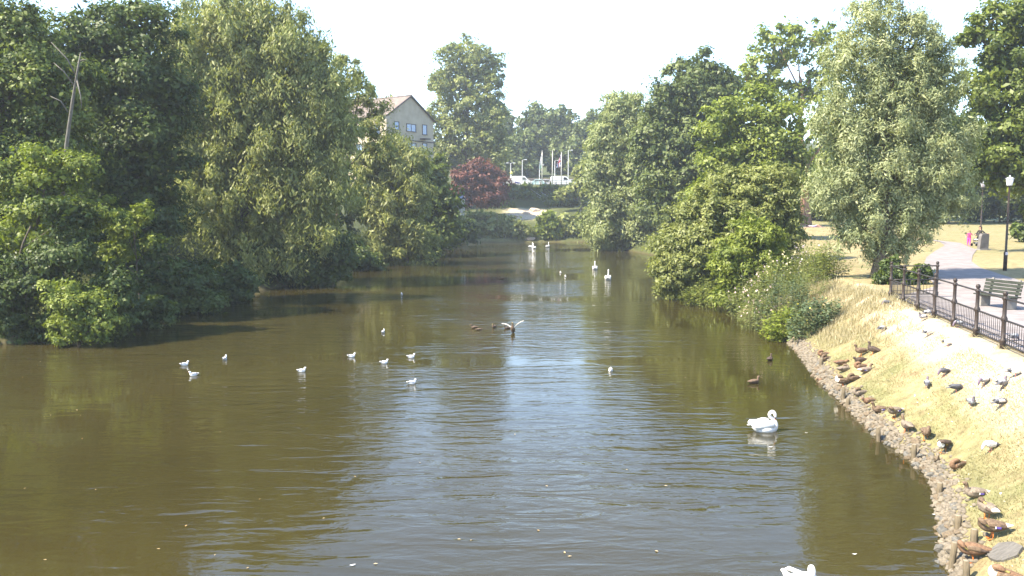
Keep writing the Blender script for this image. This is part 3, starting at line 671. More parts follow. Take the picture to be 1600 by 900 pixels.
def vehicle(kind, x, y, z, rz, paint, label, cat, group):
    root = empty(cat.replace(' ', '_'), (x, y, z), rz, label, cat, group)
    if kind == 'van':
        Ln, Wd, Ht = 5.2, 1.95, 2.25
        prof = [(-2.6, 0.45), (-2.6, 1.3), (-2.52, 2.15), (-2.35, 2.25), (0.75, 2.25), (1.05, 2.15), (1.75, 1.35), (2.45, 1.12), (2.6, 0.95), (2.6, 0.45), (2.3, 0.32), (-2.3, 0.32)]
        wins = [[(0.35, 1.35), (0.35, 1.98), (0.95, 1.98), (1.5, 1.38)]]
        shield = [(1.12, 2.10), (1.74, 1.40)]; wb = (-1.6, 1.65); wr = 0.34
    else:
        Ln, Wd, Ht = 4.1, 1.7, 1.45
        prof = [(-2.05, 0.4), (-2.08, 0.8), (-1.95, 1.0), (-1.5, 1.40), (-1.2, 1.46), (0.2, 1.44), (0.5, 1.36), (1.05, 0.98), (1.85, 0.82), (2.05, 0.65), (2.05, 0.38), (1.8, 0.28), (-1.8, 0.28)]
        wins = [[(-1.55, 1.0), (-1.28, 1.34), (-0.55, 1.36), (-0.55, 1.0)], [(-0.47, 1.0), (-0.47, 1.36), (0.22, 1.34), (0.72, 1.0)]]
        shield = [(0.56, 1.32), (1.0, 1.01)]; wb = (-1.25, 1.28); wr = 0.31
    extrude_profile('body', prof, Wd / 2, paint, root, 0.07)
    for wpoly in wins:
        for s in (-1, 1):
            yy = s * (Wd / 2 + 0.012)
            V = [(px, yy, pz) for px, pz in wpoly] + [(px, yy - s * 0.03, pz) for px, pz in wpoly]; k = len(wpoly)
            Fc = [tuple(range(k)), tuple(range(2 * k - 1, k - 1, -1))] + [(i, (i + 1) % k, k + (i + 1) % k, k + i) for i in range(k)]
            mesh_obj('side_window', V, Fc, dark_glass, root, smooth=False)
    (x0, z0), (x1, z1) = shield; o = 0.02
    mesh_obj('windscreen', [(x0 + o, -Wd * 0.42, z0 + o), (x0 + o, Wd * 0.42, z0 + o), (x1 + o, Wd * 0.45, z1 + o), (x1 + o, -Wd * 0.45, z1 + o), (x0 - .02, -Wd * 0.42, z0 - .02), (x0 - .02, Wd * 0.42, z0 - .02), (x1 - .02, Wd * 0.45, z1 - .02), (x1 - .02, -Wd * 0.45, z1 - .02)],
             [(0, 1, 2, 3), (7, 6, 5, 4), (0, 4, 5, 1), (1, 5, 6, 2), (2, 6, 7, 3), (3, 7, 4, 0)], dark_glass, root, smooth=False)
    for wx in wb:
        for s in (-1, 1):
            w = empty('wheel', (wx, s * (Wd / 2 - 0.06), wr)); w.parent = root; w.rotation_euler = (math.pi / 2, 0, 0)
            lathe('tyre', [(wr * 0.6, -0.11), (wr * 0.95, -0.11), (wr, -0.07), (wr, 0.07), (wr * 0.95, 0.11), (wr * 0.6, 0.11)], rubber, w, 18)
            lathe('rim', [(wr * 0.1, -0.125), (wr * 0.6, -0.12), (wr * 0.62, 0.12), (wr * 0.1, 0.125)], steel, w, 14)
    for s in (-1, 1):
        hx = max(p[0] for p in prof); tx = min(p[0] for p in prof)
        box_obj('headlight', (hx - 0.02, s * Wd * 0.36, 0.78), (0.1, 0.32, 0.16), clear_lens, root, 0.02)
        box_obj('tail_light', (tx + 0.02, s * Wd * 0.41, 0.95), (0.1, 0.16, 0.3), red_lens, root, 0.02)
    box_obj('bumper', (hx + 0.0, 0, 0.45), (0.14, Wd * 0.92, 0.18), mat('bumper_black', (0.03, 0.03, 0.03), 0.6), root, 0.03)
    return root
CP = 'vehicles in the hillside car park'
DV = 199.0
def cpx(px, d=DV): return (px - 800) / F_PX * d
def cpz(x, y): return hz(x, y)
for kind, px, rz, paint, lab, cat in [
        ('van', 813.5, 0, white_paint, 'white van parked at the left end above the handrail', 'van'),
        ('car', 791, 200, white_paint, 'white car half hidden behind the purple tree top', 'car'),
        ('car', 838, 172, blue_paint, 'pale blue car parked behind the first flagpole', 'car'),
        ('car', 855, 5, silver_paint, 'silver white car between the pale blue car and the right van', 'car'),
        ('van', 877, 2, white_paint, 'white van parked behind the flag at the right end', 'van'),
        ('car', 895, 8, white_paint, 'white car at the far right end of the parked row', 'car')]:
    yy = DV + (1.2 if px in (791, 895) else 0); x = cpx(px, yy); vehicle(kind, x, yy, cpz(x, yy), R(rz), paint, lab, cat, CP)
box_obj('van_livery_panel', (0.2 - 0.9, -0.985, 0.72), (1.5, 0.025, 0.42), navy, [o for o in bpy.data.objects if o.name == 'van'][0], 0.0)
def car_park_rail():
    y = 195.6; x0, x1 = cpx(797, y), cpx(908, y)
    root = empty('car_park_railing', ((x0 + x1) / 2, y, cpz((x0 + x1) / 2, y)), 0, 'dark railing along the car park edge in front of the vans', 'railing')
    n = 14; L_ = x1 - x0
    for k in range(n + 1):
        x = -L_ / 2 + L_ * k / n; gz = cpz(x + (x0 + x1) / 2, y) - root.location.z
        tube('post', [(x, 0, gz - 0.1), (x, 0, 1.12)], 0.06, black_iron, root, 6)
    for z in (1.1, 0.6): tube('rail', [(-L_ / 2, 0, z), (L_ / 2, 0, z)], 0.055, black_iron, root, 6)
car_park_rail()
def back_wall():
    y = 207.5; x0, x1 = cpx(770, y), cpx(930, y)
    root = empty('car_park_wall', ((x0 + x1) / 2, y, cpz((x0 + x1) / 2, y)), 0, 'low brownish stone wall behind the parked vans', 'wall')
    L_ = x1 - x0; r = random.Random(4); ms = [mat('wall_stone_a', (0.20, 0.15, 0.14), 0.9, (0.26, 0.2, 0.18), 3), mat('wall_stone_b', (0.25, 0.2, 0.17), 0.9, (0.17, 0.13, 0.12), 3)]
    for row in range(3):
        x = -L_ / 2 - r.random()
        while x < L_ / 2:
            w = r.uniform(0.9, 1.7); box_obj('stone', (x + w / 2, r.uniform(-.03, .03), 0.35 + row * 0.62), (w - 0.05, 0.5, 0.58), ms[r.random() < 0.5], root, 0.05); x += w
    box_obj('coping', (0, 0, 1.98), (L_, 0.62, 0.14), ms[0], root, 0.03)
back_wall()
pole_paint = mat('pole_paint_pale', (0.55, 0.53, 0.46), 0.5, (0.46, 0.44, 0.38), 2)
def flagpole(px, ytop, ybase, d, lab, flag=None):
    b = pt(px, ybase, d); b.z = hz(b.x, b.y); t = pt(px, ytop, d); H = t.z - b.z
    root = empty('flagpole', b, 0, lab, 'flagpole', 'flagpoles on the car park bank')
    tube('pole', [(0, 0, -0.2), (0, 0, H * 0.5), (0, 0, H)], [0.12, 0.10, 0.07], pole_paint, root, 10)
    lathe('finial', [(0.02, 0), (0.10, 0.05), (0.12, 0.12), (0.08, 0.2), (0.01, 0.24)], pole_paint, root, 10, (0, 0, H))
    if flag: flag(b, H)
def hung_flag(kind):
    def f(b, H):
        nu, nv = 10, 14; wide, tall = (1.0, 2.9) if kind == 'union' else (0.55, 3.6)
        side = -1; V = []; Fc = []; mi = []
        for j in range(nv + 1):
            for i in range(nu + 1):
                u, v = i / nu, j / nv
                # a limp flag: hangs from the pole in soft folds
                x = side * (0.1 + wide * u * (0.35 + 0.65 * math.sin(min(1, v * 1.3) * 1.5)))
                V.append((x, 0.16 * math.sin(u * 9 + v * 3) * (0.3 + u), H - 0.3 - tall * v - 0.8 * u * (1 - v) - 0.2 * u))
        for j in range(nv):
            for i in range(nu):
                Fc.append((j * (nu + 1) + i, j * (nu + 1) + i + 1, (j + 1) * (nu + 1) + i + 1, (j + 1) * (nu + 1) + i))
                u, v = (i + .5) / nu, (j + .5) / nv
                if kind == 'union':
                    if abs(u - .5) < .1 or abs(v - .5) < .09: q = 1
                    elif abs(u - .5) < .2 or abs(v - .5) < .17 or abs(abs(u - .5) - abs(v - .5)) < .08: q = 0
                    else: q = 2
                else: q = 0 if v < 0.75 else 3
                mi.append(q)
        ms = [mat('flag_white', (0.72, 0.70, 0.70), 0.8), mat('flag_red', (0.45, 0.04, 0.05), 0.8), mat('flag_blue', (0.03, 0.04, 0.22), 0.8), mat('flag_pale_green', (0.45, 0.60, 0.45), 0.8)]
        o = mesh_obj('flag', V, Fc, None, None, True, ms, mi); o.location = b
        sol = o.modifiers.new('thick', 'SOLIDIFY'); sol.thickness = 0.012
        tag(o, 'limp red white and blue flag hanging on the right flagpole' if kind == 'union' else 'pale limp flag wound around the left flagpole', 'flag', 'flags')
    return f
flagpole(847, 237, 291, 194, 'left flagpole with a pale limp flag', hung_flag('pale'))
flagpole(863, 237, 299, 192, 'middle flagpole without a flag')
flagpole(877, 239, 295, 193, 'right flagpole carrying the red white and blue flag', hung_flag('union'))
def lamp_column(px, ytop, d, lab, arm=1, double=False):
    t = pt(px, ytop, d); b = Vector((t.x, d, hz(t.x, d))); H = t.z - b.z
    root = empty('street_lamp', b, 0, lab, 'street lamp', 'tall lamps of the car park')
    tube('column', [(0, 0, -0.2), (0, 0, 1.2), (0, 0, 1.25), (0, 0, H)], [0.11, 0.11, 0.08, 0.06], grey_metal, root, 8)
    for s in ((-1, 1) if double else (arm,)):
        tube('arm', [(0, 0, H - 0.05), (s * 0.35, 0, H + 0.05), (s * 0.6, 0, H + 0.06)], 0.045, grey_metal, root, 6)
        box_obj('lantern', (s * 0.85, 0, H + 0.05), (0.6, 0.3, 0.18), mat('lantern_pale', (0.6, 0.6, 0.58), 0.4), root, 0.05)
lamp_column(816, 250, 205, 'lamp column rising behind the left white van')
lamp_column(867, 251, 206, 'lamp column behind the middle flagpole')
lamp_column(888, 235, 203, 'tallest pale lamp column right of the flag', 1)
lamp_column(798, 255, 212, 'lamp with two lanterns above the white car and purple tree', 1, True)
lamp_column(843, 258, 207, 'short lamp column left of the left flagpole')
def round_sign():
    c = pt(799, 270, 203); g = hz(c.x, c.y); root = empty('road_sign', (c.x, c.y, g), 0, 'round yellow disc sign on a post above the left white van', 'sign')
    H = c.z - g; tube('post', [(0, 0, -0.1), (0, 0, H)], 0.04, grey_metal, root, 6)
    o = lathe('disc', [(0.02, -0.02), (0.36, -0.02), (0.36, 0.02), (0.02, 0.02)], mat('sign_yellow', (0.6, 0.55, 0.15), 0.5), root, 18); o.rotation_euler = (math.pi / 2, 0, 0); o.location = (0, -0.07, H)
round_sign()
def bollard():
    c = pt(902, 282, 197); g = hz(c.x, c.y); root = empty('marker_post', (c.x, c.y, g), 0, 'white marker post at the right end of the car park railing', 'post')
    box_obj('shaft', (0, 0, 0.6), (0.22, 0.2, 1.4), white_paint, root, 0.03); box_obj('cap', (0, 0, 1.35), (0.26, 0.24, 0.12), red_lens, root, 0.03)
bollard()
def stair_rail():
    P = [(803, 289), (815, 292), (826, 296), (837, 302), (848, 303), (858, 309), (862, 314)]
    w = []
    for k, (px, py) in enumerate(P):
        d = 193 - k * 2.4; x = (px - 800) / F_PX * d; w.append(Vector((x, d, hz(x, d))))
    root = empty('handrail', w[3], 0, 'white double handrail running down the bank from the car park steps', 'handrail')
    wm = mat('handrail_pale', (0.34, 0.35, 0.35), 0.5)
    for off in (0.0, 1.5):
        q = [p - w[3] + Vector((off, off * 0.6, 0)) for p in w]
        tube('rail', [p + Vector((0, 0, 1.05)) for p in q], 0.05, wm, root, 6); tube('rail', [p + Vector((0, 0, 0.55)) for p in q], 0.04, wm, root, 6)
        for p in q: tube('post', [p + Vector((0, 0, -0.3)), p + Vector((0, 0, 1.05))], 0.05, wm, root, 6)
    st = mat('step_concrete', (0.13, 0.12, 0.10), 0.9, (0.18, 0.165, 0.14), 4)
    steps = empty('steps', w[3], 0, 'concrete steps between the white handrails on the bank', 'steps')
    for k in range(24):
        t = k / 23 * (len(w) - 1); i = min(int(t), len(w) - 2); p = w[i].lerp(w[i + 1], t - i) - w[3]
        box_obj('step', (p.x + 0.75, p.y + 0.4, p.z + 0.02), (1.2, 0.7, 0.3), st, steps, 0.02)
stair_rail()
def picnic_rocks():
    st = mat('far_rock', (0.40, 0.31, 0.23), 0.9, (0.5, 0.41, 0.32), 3, 0.5)
    for k, (px, py, s, lab) in enumerate([(822, 331, 1.1, 'pale rock in the middle of the sandy gap on the far bank'), (834, 328, 1.5, 'largest pale rock at the right of the sandy gap'), (806, 334, 0.8, 'small pale rock at the left of the sandy gap'), (828, 366, 1.2, 'orange brown stone at the waterline below the sandy gap')]):
        d = [171, 174, 168, 152][k]; x = (px - 800) / F_PX * d; r = random.Random(k)
        bm = bmesh.new(); bmesh.ops.create_icosphere(bm, subdivisions=2, radius=s * 0.6)
        for v in bm.verts: v.co = Vector((v.co.x * 1.3, v.co.y, v.co.z * 0.6)) * r.uniform(0.8, 1.15)
        o = bm_obj('rock', bm, st); o.location = (x, d, hz(x, d) + s * 0.12); tag(o, lab, 'rock', 'rocks on the far bank')
picnic_rocks()

# ------------------------------------------------------------------ park railing
FZ = 2.2
def railing():
    A, B = Vector((*FENCE_A, 0)), Vector((*FENCE_B, 0)); dv = (B - A) / 6
    root = empty('park_railing', (A.x, A.y, FZ), 0, 'black iron railing with ball topped posts along the top of the bank', 'railing')
    rust = mat('iron_brown_paint', (0.028, 0.021, 0.018), 0.5, (0.05, 0.037, 0.03), 9)
    H = 1.5
    P = [A + dv * k for k in range(-4, 7)] + [B + Vector((1.95, 0.15, 0))]
    prof = [(0.075, -0.3), (0.075, 0.18), (0.085, 0.2), (0.085, 0.24), (0.055, 0.27), (0.055, 0.70), (0.075, 0.74), (0.085, 0.78), (0.07, 0.83), (0.05, 0.87), (0.048, 1.26), (0.07, 1.30), (0.07, 1.35), (0.035, 1.38), (0.05, 1.40), (0.065, 1.44), (0.05, 1.49), (0.01, 1.51)]
    first = None
    for p in P:
        gz = hz(p.x, p.y) - FZ
        if first is None:
            first = lathe('post', prof, rust, root, 12); o = first
        else:
            o = first.copy(); link(o, root)
        o.location = (p.x - A.x, p.y - A.y, 0)
    bar_me = None
    for i in range(len(P) - 1):
        a, b = P[i] - A, P[i + 1] - A; a.z = b.z = 0
        for z, r in ((1.32, 0.026), (0.76, 0.026), (0.30, 0.014), (0.155, 0.024)):
            if i == len(P) - 2 and z < 0.2: z = 0.16
            tube('rail', [a + Vector((0, 0, z)), b + Vector((0, 0, z))], r, black_iron, root, 6)
        n = 14
        for k in range(1, n):
            p = a.lerp(b, k / n)
            if bar_me is None:
                o = tube('bar', [(0, 0, 0.155), (0, 0, 0.76)], 0.009, black_iron, root, 5); bar_me = o.data
            else: o = link(bpy.data.objects.new('bar', bar_me), root)
            o.location = p
railing()

# ------------------------------------------------------------------ bench, lamp posts, slab
def bench():
    c = Vector((17.75, 30.3, 0)); z = hz(c.x, c.y) + 0.03
    root = empty('park_bench', (c.x, c.y, z), R(12), 'park bench with wooden slats facing the river behind the railing', 'bench')
    wood = mat('bench_wood_green', (0.022, 0.026, 0.019), 0.8, (0.04, 0.045, 0.032), 4, 0.3, stretch=(6, 0.6, 6)); conc = mat('bench_concrete', (0.17, 0.155, 0.14), 0.9, (0.22, 0.205, 0.18), 5, 0.3)
    for y in (-0.62, 0.62):                                          # runs along y, faces -x
        box_obj('leg', (0.02, y, 0.21), (0.42, 0.16, 0.42), conc, root, 0.02)
        box_obj('back_post', (0.30, y, 0.64), (0.06, 0.09, 0.86), conc, root, 0.01, Matrix.Rotation(R(12), 4, 'Y'))
    for k in range(4): box_obj('seat_slat', (-0.19 + 0.125 * k, 0, 0.45), (0.112, 1.75, 0.05), wood, root, 0.01)
    for k in range(4): box_obj('back_slat', (0.20 + 0.028 * k, 0, 0.58 + 0.125 * k), (0.035, 1.75, 0.105), wood, root, 0.01, Matrix.Rotation(R(12), 4, 'Y'))
bench()
def park_lamp(px, py, ytop, lab, glass):
    g = ground_at(px, py); H = (py - ytop) * g.y / F_PX
    root = empty('park_lamp', g, 0, lab, 'lamp post', 'lamp posts along the park path')
    k = H / 5.2
    pr = [(0.10, -0.2), (0.10, 0.9), (0.11, 0.95), (0.11, 1.0), (0.075, 1.05), (0.06, 1.1), (0.055, 3.2), (0.045, 4.55), (0.06, 4.58), (0.03, 4.64)]
    lathe('column', [(r, z * k) for r, z in pr], mat('lamp_column_brown', (0.045, 0.032, 0.028), 0.5, (0.06, 0.045, 0.04), 6), root, 12)
    la = empty('lantern', (0, 0, 4.64 * k)); la.parent = root
    lathe('glass', [(0.12, 0.0), (0.15, 0.03), (0.20, 0.36), (0.18, 0.38)], glass, la, 8)
    lathe('lantern_cap', [(0.235, 0.375), (0.235, 0.405), (0.10, 0.47), (0.035, 0.49), (0.05, 0.54), (0.02, 0.58)], mat('lantern_cap_grey', (0.36, 0.37, 0.38), 0.5), la, 8)
    lathe('lantern_base', [(0.06, -0.05), (0.14, -0.01), (0.13, 0.02)], black_iron, la, 8)
    for i in range(4):
        a = math.pi / 4 + i * math.pi / 2
        tube('lantern_bar', [(0.135 * math.cos(a), 0.135 * math.sin(a), 0.0), (0.205 * math.cos(a), 0.205 * math.sin(a), 0.375)], 0.01, black_iron, la, 5)
    return root
opal = mat('lantern_opal_glass', (0.80, 0.80, 0.78), 0.25); grey_glass = mat('lantern_grey_glass', (0.30, 0.28, 0.30), 0.25)  # the farther lantern gets a darker grey glass
lp = park_lamp(1570, 423, 275, 'near lamp post with white lantern on the lawn beside the path', opal)
box_obj('notice_plate', (-0.02, -0.125, 0.96), (0.14, 0.02, 0.16), mat('notice_pale', (0.7, 0.6, 0.62), 0.6), lp, 0.004)
park_lamp(1531.5, 374, 284, 'farther lamp post with grey lantern behind the woman', grey_glass)
def slab():
    g = ground_at(1535.5, 390.5); k = g.y / F_PX
    root = empty('stone_slab', g, R(14), 'leaning grey stone slab standing beside the path', 'stone slab')
    stn = mat('slab_grey_stone', (0.11, 0.10, 0.095), 0.9, (0.16, 0.145, 0.138), 3, 0.4)
    bm = bmesh.new(); w, h = 17 * k, 25.5 * k
    pv = [(-w * .52, 0), (w * .48, 0), (w * .50, h * .93), (w * .40, h), (-w * .25, h * 1.0), (-w * .38, h * .86)]
    a = [bm.verts.new((x, -0.14, z)) for x, z in pv]; b = [bm.verts.new((x, 0.14, z)) for x, z in pv]
    bm.faces.new(a); bm.faces.new(b[::-1])
    for i in range(6): bm.faces.new((a[i], b[i], b[(i + 1) % 6], a[(i + 1) % 6]))
    bm_obj('slab', bm, stn, root, bevel=0.03); box_obj('plinth', (0, 0, 0.0), (w * 1.25, 0.6, 0.16), mat('slab_plinth', (0.16, 0.15, 0.14), 0.9, (0.2, 0.19, 0.175), 4), root, 0.03)
    return g
SL = slab()

# ------------------------------------------------------------------ people
def skin_mesh(name, nodes, edges, root_i, mats, pick, parent, sub=2):
    me = bpy.data.meshes.new(name); me.from_pydata([n[0] for n in nodes], edges, [])
    o = link(bpy.data.objects.new(name, me)); o.modifiers.new('skin', 'SKIN')
    for i, n in enumerate(nodes):
        v = me.skin_vertices[0].data[i]; r = n[1]; v.radius = r if hasattr(r, '__len__') else (r, r); v.use_root = (i == root_i)
    s = o.modifiers.new('sub', 'SUBSURF'); s.levels = sub; s.render_levels = sub
    dg = bpy.context.evaluated_depsgraph_get(); nm = bpy.data.meshes.new_from_object(o.evaluated_get(dg))
    bpy.data.objects.remove(o)
    nm.materials.clear()
    for q in mats: nm.materials.append(q)
    for p in nm.polygons: p.material_index = pick(p.center); p.use_smooth = True
    return link(bpy.data.objects.new(name, nm), parent)
skin_c = mat('skin', (0.50, 0.30, 0.21), 0.6); pinkc = mat('cloth_hot_pink', (0.62, 0.06, 0.30), 0.8, (0.70, 0.10, 0.38), 8); pink2 = mat('cloth_dark_pink', (0.42, 0.04, 0.16), 0.8)
blackc = mat('cloth_black', (0.025, 0.022, 0.022), 0.8, (0.04, 0.035, 0.035), 8); hair_d = mat('hair_dark_brown', (0.035, 0.022, 0.016), 0.6); whitec = mat('cloth_white', (0.72, 0.72, 0.74), 0.8); blonde = mat('hair_straw', (0.35, 0.25, 0.13), 0.6); shoe = mat('shoe_dark', (0.04, 0.03, 0.03), 0.6); lilac = mat('cloth_lilac', (0.40, 0.36, 0.60), 0.8)
def person(loc, rz, H, lab, mats, arms, hair, stride=0.06, lean=0.0, hair_len=0.12, bulk=1.0):
    """mats: legs, torso, skin, shoe. arms: two (elbow, hand) offsets in body heights."""
    root = empty('person', loc, rz, lab, 'person')
    k = H
    n = [((0, 0, .53 * k), (.075 * k * bulk, .058 * k * bulk)), ((0.01 * k + lean * .3, 0, .66 * k), (.068 * k * bulk, .05 * k * bulk)), ((lean * .7, 0, .78 * k), (.085 * k, .055 * k)), ((lean, 0, .845 * k), .028 * k), ((lean + .01 * k, 0, .90 * k), (.045 * k, .05 * k)), ((lean + .012 * k, 0, .965 * k), (.048 * k, .052 * k))]
    e = [(0, 1), (1, 2), (2, 3), (3, 4), (4, 5)]
    for s, st in ((1, stride), (-1, -stride)):
        b = len(n)
        n += [((st * .2 * k, s * .05 * k, .49 * k), .052 * k * bulk), ((st * k * .7, s * .052 * k, .28 * k), .035 * k * bulk), ((st * k * 1.2, s * .05 * k, .05 * k), .022 * k), ((st * k * 1.2 + .09 * k, s * .055 * k, .02 * k), .02 * k)]
        e += [(0, b), (b, b + 1), (b + 1, b + 2), (b + 2, b + 3)]
    for s, (el, ha) in zip((1, -1), arms):
        b = len(n)
        n += [((lean * .75, s * .105 * k, .80 * k), .032 * k), ((el[0] * k, s * el[1] * k, el[2] * k), .024 * k), ((ha[0] * k, s * ha[1] * k, ha[2] * k), .016 * k)]
        e += [(2, b), (b, b + 1), (b + 1, b + 2)]
        # palm with five short fingers
        hp = Vector((ha[0] * k, s * ha[1] * k, ha[2] * k)); ep = Vector((el[0] * k, s * el[1] * k, el[2] * k)); dr = (hp - ep).normalized(); sd = dr.cross(Vector((0, 0, 1)));
        if sd.length < 0.1: sd = Vector((0, 1, 0))
        sd.normalize(); pm = len(n); n.append((tuple(hp + dr * .035 * k), (.02 * k, .011 * k))); e.append((b + 2, pm))
        for q, (o_, l_) in enumerate(((-.9, .035), (-.3, .045), (.3, .048), (.9, .042), (1.7, .02))):
            n.append((tuple(hp + dr * (.035 + l_) * k + sd * o_ * .011 * k + Vector((0, 0, -.008 * k))), .0052 * k)); e.append((pm, len(n) - 1))
    def pick(c):
        z = c.z / k
        if z > .835: return 2
        for s, (el, ha) in zip((1, -1), arms):
            if (c - Vector((ha[0] * k, s * ha[1] * k, ha[2] * k))).length < .085 * k: return 2
        if z < .045: return 3
        return 1 if z > .53 else 0
    skin_mesh('body', n, e, 0, mats, pick, root)
    hc = Vector((lean + .004 * k, 0, .945 * k))
    bm = bmesh.new(); bmesh.ops.create_icosphere(bm, subdivisions=3, radius=.068 * k)
    for v in bm.verts:
        if v.co.x > .025 * k and v.co.z < .03 * k: v.co.x *= .35                 # face left free
        if v.co.z < 0 and v.co.x <= .03 * k: v.co.z *= 1 + hair_len * 10; v.co.x -= .012 * k
        v.co += hc
    bm_obj('hair', bm, hair, root, smooth=True)
    for s in (-1, 1):
        bm = bmesh.new(); bmesh.ops.create_uvsphere(bm, u_segments=8, v_segments=6, radius=.007 * k, matrix=Matrix.Translation((lean + .056 * k, s * .02 * k, .94 * k))); bm_obj('eye', bm, shoe, root, smooth=True)
    bm = bmesh.new(); bmesh.ops.create_cone(bm, segments=6, radius1=.011 * k, radius2=.003 * k, depth=.03 * k, matrix=Matrix.Translation((lean + .064 * k, 0, .924 * k))); bm_obj('nose', bm, mats[2], root, smooth=True)
    return root
gch = ground_at(1513.5, 384.5)
person(gch, R(255), 24.5 * gch.y / F_PX, 'child in a bright pink outfit standing on the path', [pinkc, pink2, skin_c, shoe], [((-.01, .19, .70), (.04, .24, .60)), ((-.01, .17, .68), (.05, .20, .58))], blonde, 0.05, bulk=1.5)
ga = Vector((SL.x + 0.50, SL.y + 1.3, 0)); ga.z = hz(ga.x, ga.y)
person(ga, R(200), 1.72, 'woman in black clothes with long dark hair behind the grey slab', [blackc, blackc, skin_c, shoe], [((-.12, .17, .66), (-.24, .22, .70)), ((.06, .15, .66), (.20, .10, .60))], hair_d, 0.05, 0.03, 0.16)
def pushchair():
    g = ground_at(1525 - 3, 385); g = Vector((gch.x + 0.75, gch.y + 0.1, 0)); g.z = hz(g.x, g.y)
    root = empty('pushchair', g, R(200), 'black and white pushchair between the child in pink and the slab', 'pushchair')
    for x, y in ((.35, 0.22), (.35, -.22), (-.3, .26), (-.3, -.26)):
        w = empty('wheel', (x, y, .11)); w.parent = root; w.rotation_euler = (math.pi / 2, 0, 0)
        lathe('tyre', [(.07, -.025), (.11, -.02), (.11, .02), (.07, .025)], rubber, w, 14); lathe('rim', [(.01, -.02), (.07, -.018), (.07, .018), (.01, .02)], steel, w, 10)
    for s in (-1, 1):
        tube('frame_tube', [(.38, s * .22, .12), (-.05, s * .24, .5), (-.55, s * .24, 1.02)], .016, black_iron, root, 6); tube('frame_tube', [(-.3, s * .26, .12), (0.1, s * .24, .62)], .014, black_iron, root, 6)
    tube('handle', [(-.55, -.24, 1.02), (-.6, 0, 1.05), (-.55, .24, 1.02)], .02, black_iron, root, 6)
    box_obj('seat', (.05, 0, .46), (.42, .42, .07), blackc, root, .02); box_obj('backrest', (-.2, 0, .70), (.07, .42, .5), blackc, root, .02, Matrix.Rotation(R(-22), 4, 'Y'))
    V = []; Fc = []
    for i in range(9):
        a = R(20 + 100 * i / 8)
        for y in (-.23, .23): V.append((-.18 + .36 * math.cos(a), y, .72 + .34 * math.sin(a)))
    for i in range(8): Fc.append((2 * i, 2 * i + 1, 2 * i + 3, 2 * i + 2))
    o = mesh_obj('hood', V, Fc, blackc, root); o.modifiers.new('t', 'SOLIDIFY').thickness = .02
    box_obj('blanket', (.14, 0, .52), (.3, .36, .08), whitec, root, .03); box_obj('basket', (.0, 0, .24), (.45, .36, .16), mat('basket_grey', (.12, .12, .13), .8), root, .03)
pushchair()
def sunbather():
    g = ground_at(1271, 355); root = empty('person', g, R(175), 'person in white lying on the grass by the reddish tree trunk', 'person')
    n = [((0, 0, .14), (.15, .11)), ((.28, 0, .15), (.14, .10)), ((.5, 0, .16), (.16, .10)), ((.62, 0, .17), .05), ((.74, 0, .19), (.085, .09)), ((-.1, .09, .13), .09), ((-.45, .12, .30), .07), ((-.8, .12, .08), .045), ((-.9, .12, .16), .035), ((-.1, -.09, .13), .09), ((-.5, -.12, .12), .065), ((-.9, -.14, .08), .045), ((-.95, -.14, .18), .035), ((.5, .2, .14), .055), ((.3, .34, .08), .042), ((.1, .3, .07), .03), ((.5, -.2, .14), .055), ((.68, -.4, .08), .042), ((.85, -.2, .1), .03)]
    e = [(0, 1), (1, 2), (2, 3), (3, 4), (0, 5), (5, 6), (6, 7), (7, 8), (0, 9), (9, 10), (10, 11), (11, 12), (2, 13), (13, 14), (14, 15), (2, 16), (16, 17), (17, 18)]
    skin_mesh('body', n, e, 0, [whitec, skin_c, lilac], lambda c: 0 if 0.12 < c.x < .58 and abs(c.y) < .22 else (2 if -.3 < c.x <= .12 else 1), root)
    bm = bmesh.new(); bmesh.ops.create_icosphere(bm, subdivisions=2, radius=.1, matrix=Matrix.Translation((.80, 0, .18))); bm_obj('hair', bm, hair_d, root, smooth=True)
    rug = box_obj('picnic_rug', (0, 0, 0), (2.4, 1.5, 0.03), mat('rug_pinkish', (.45, .28, .26), .9, (.5, .36, .34), 6), None, .005); rug.location = (g.x, g.y, g.z + .015); tag(rug, 'thin pinkish rug under the person lying on the lawn', 'rug')
sunbather()

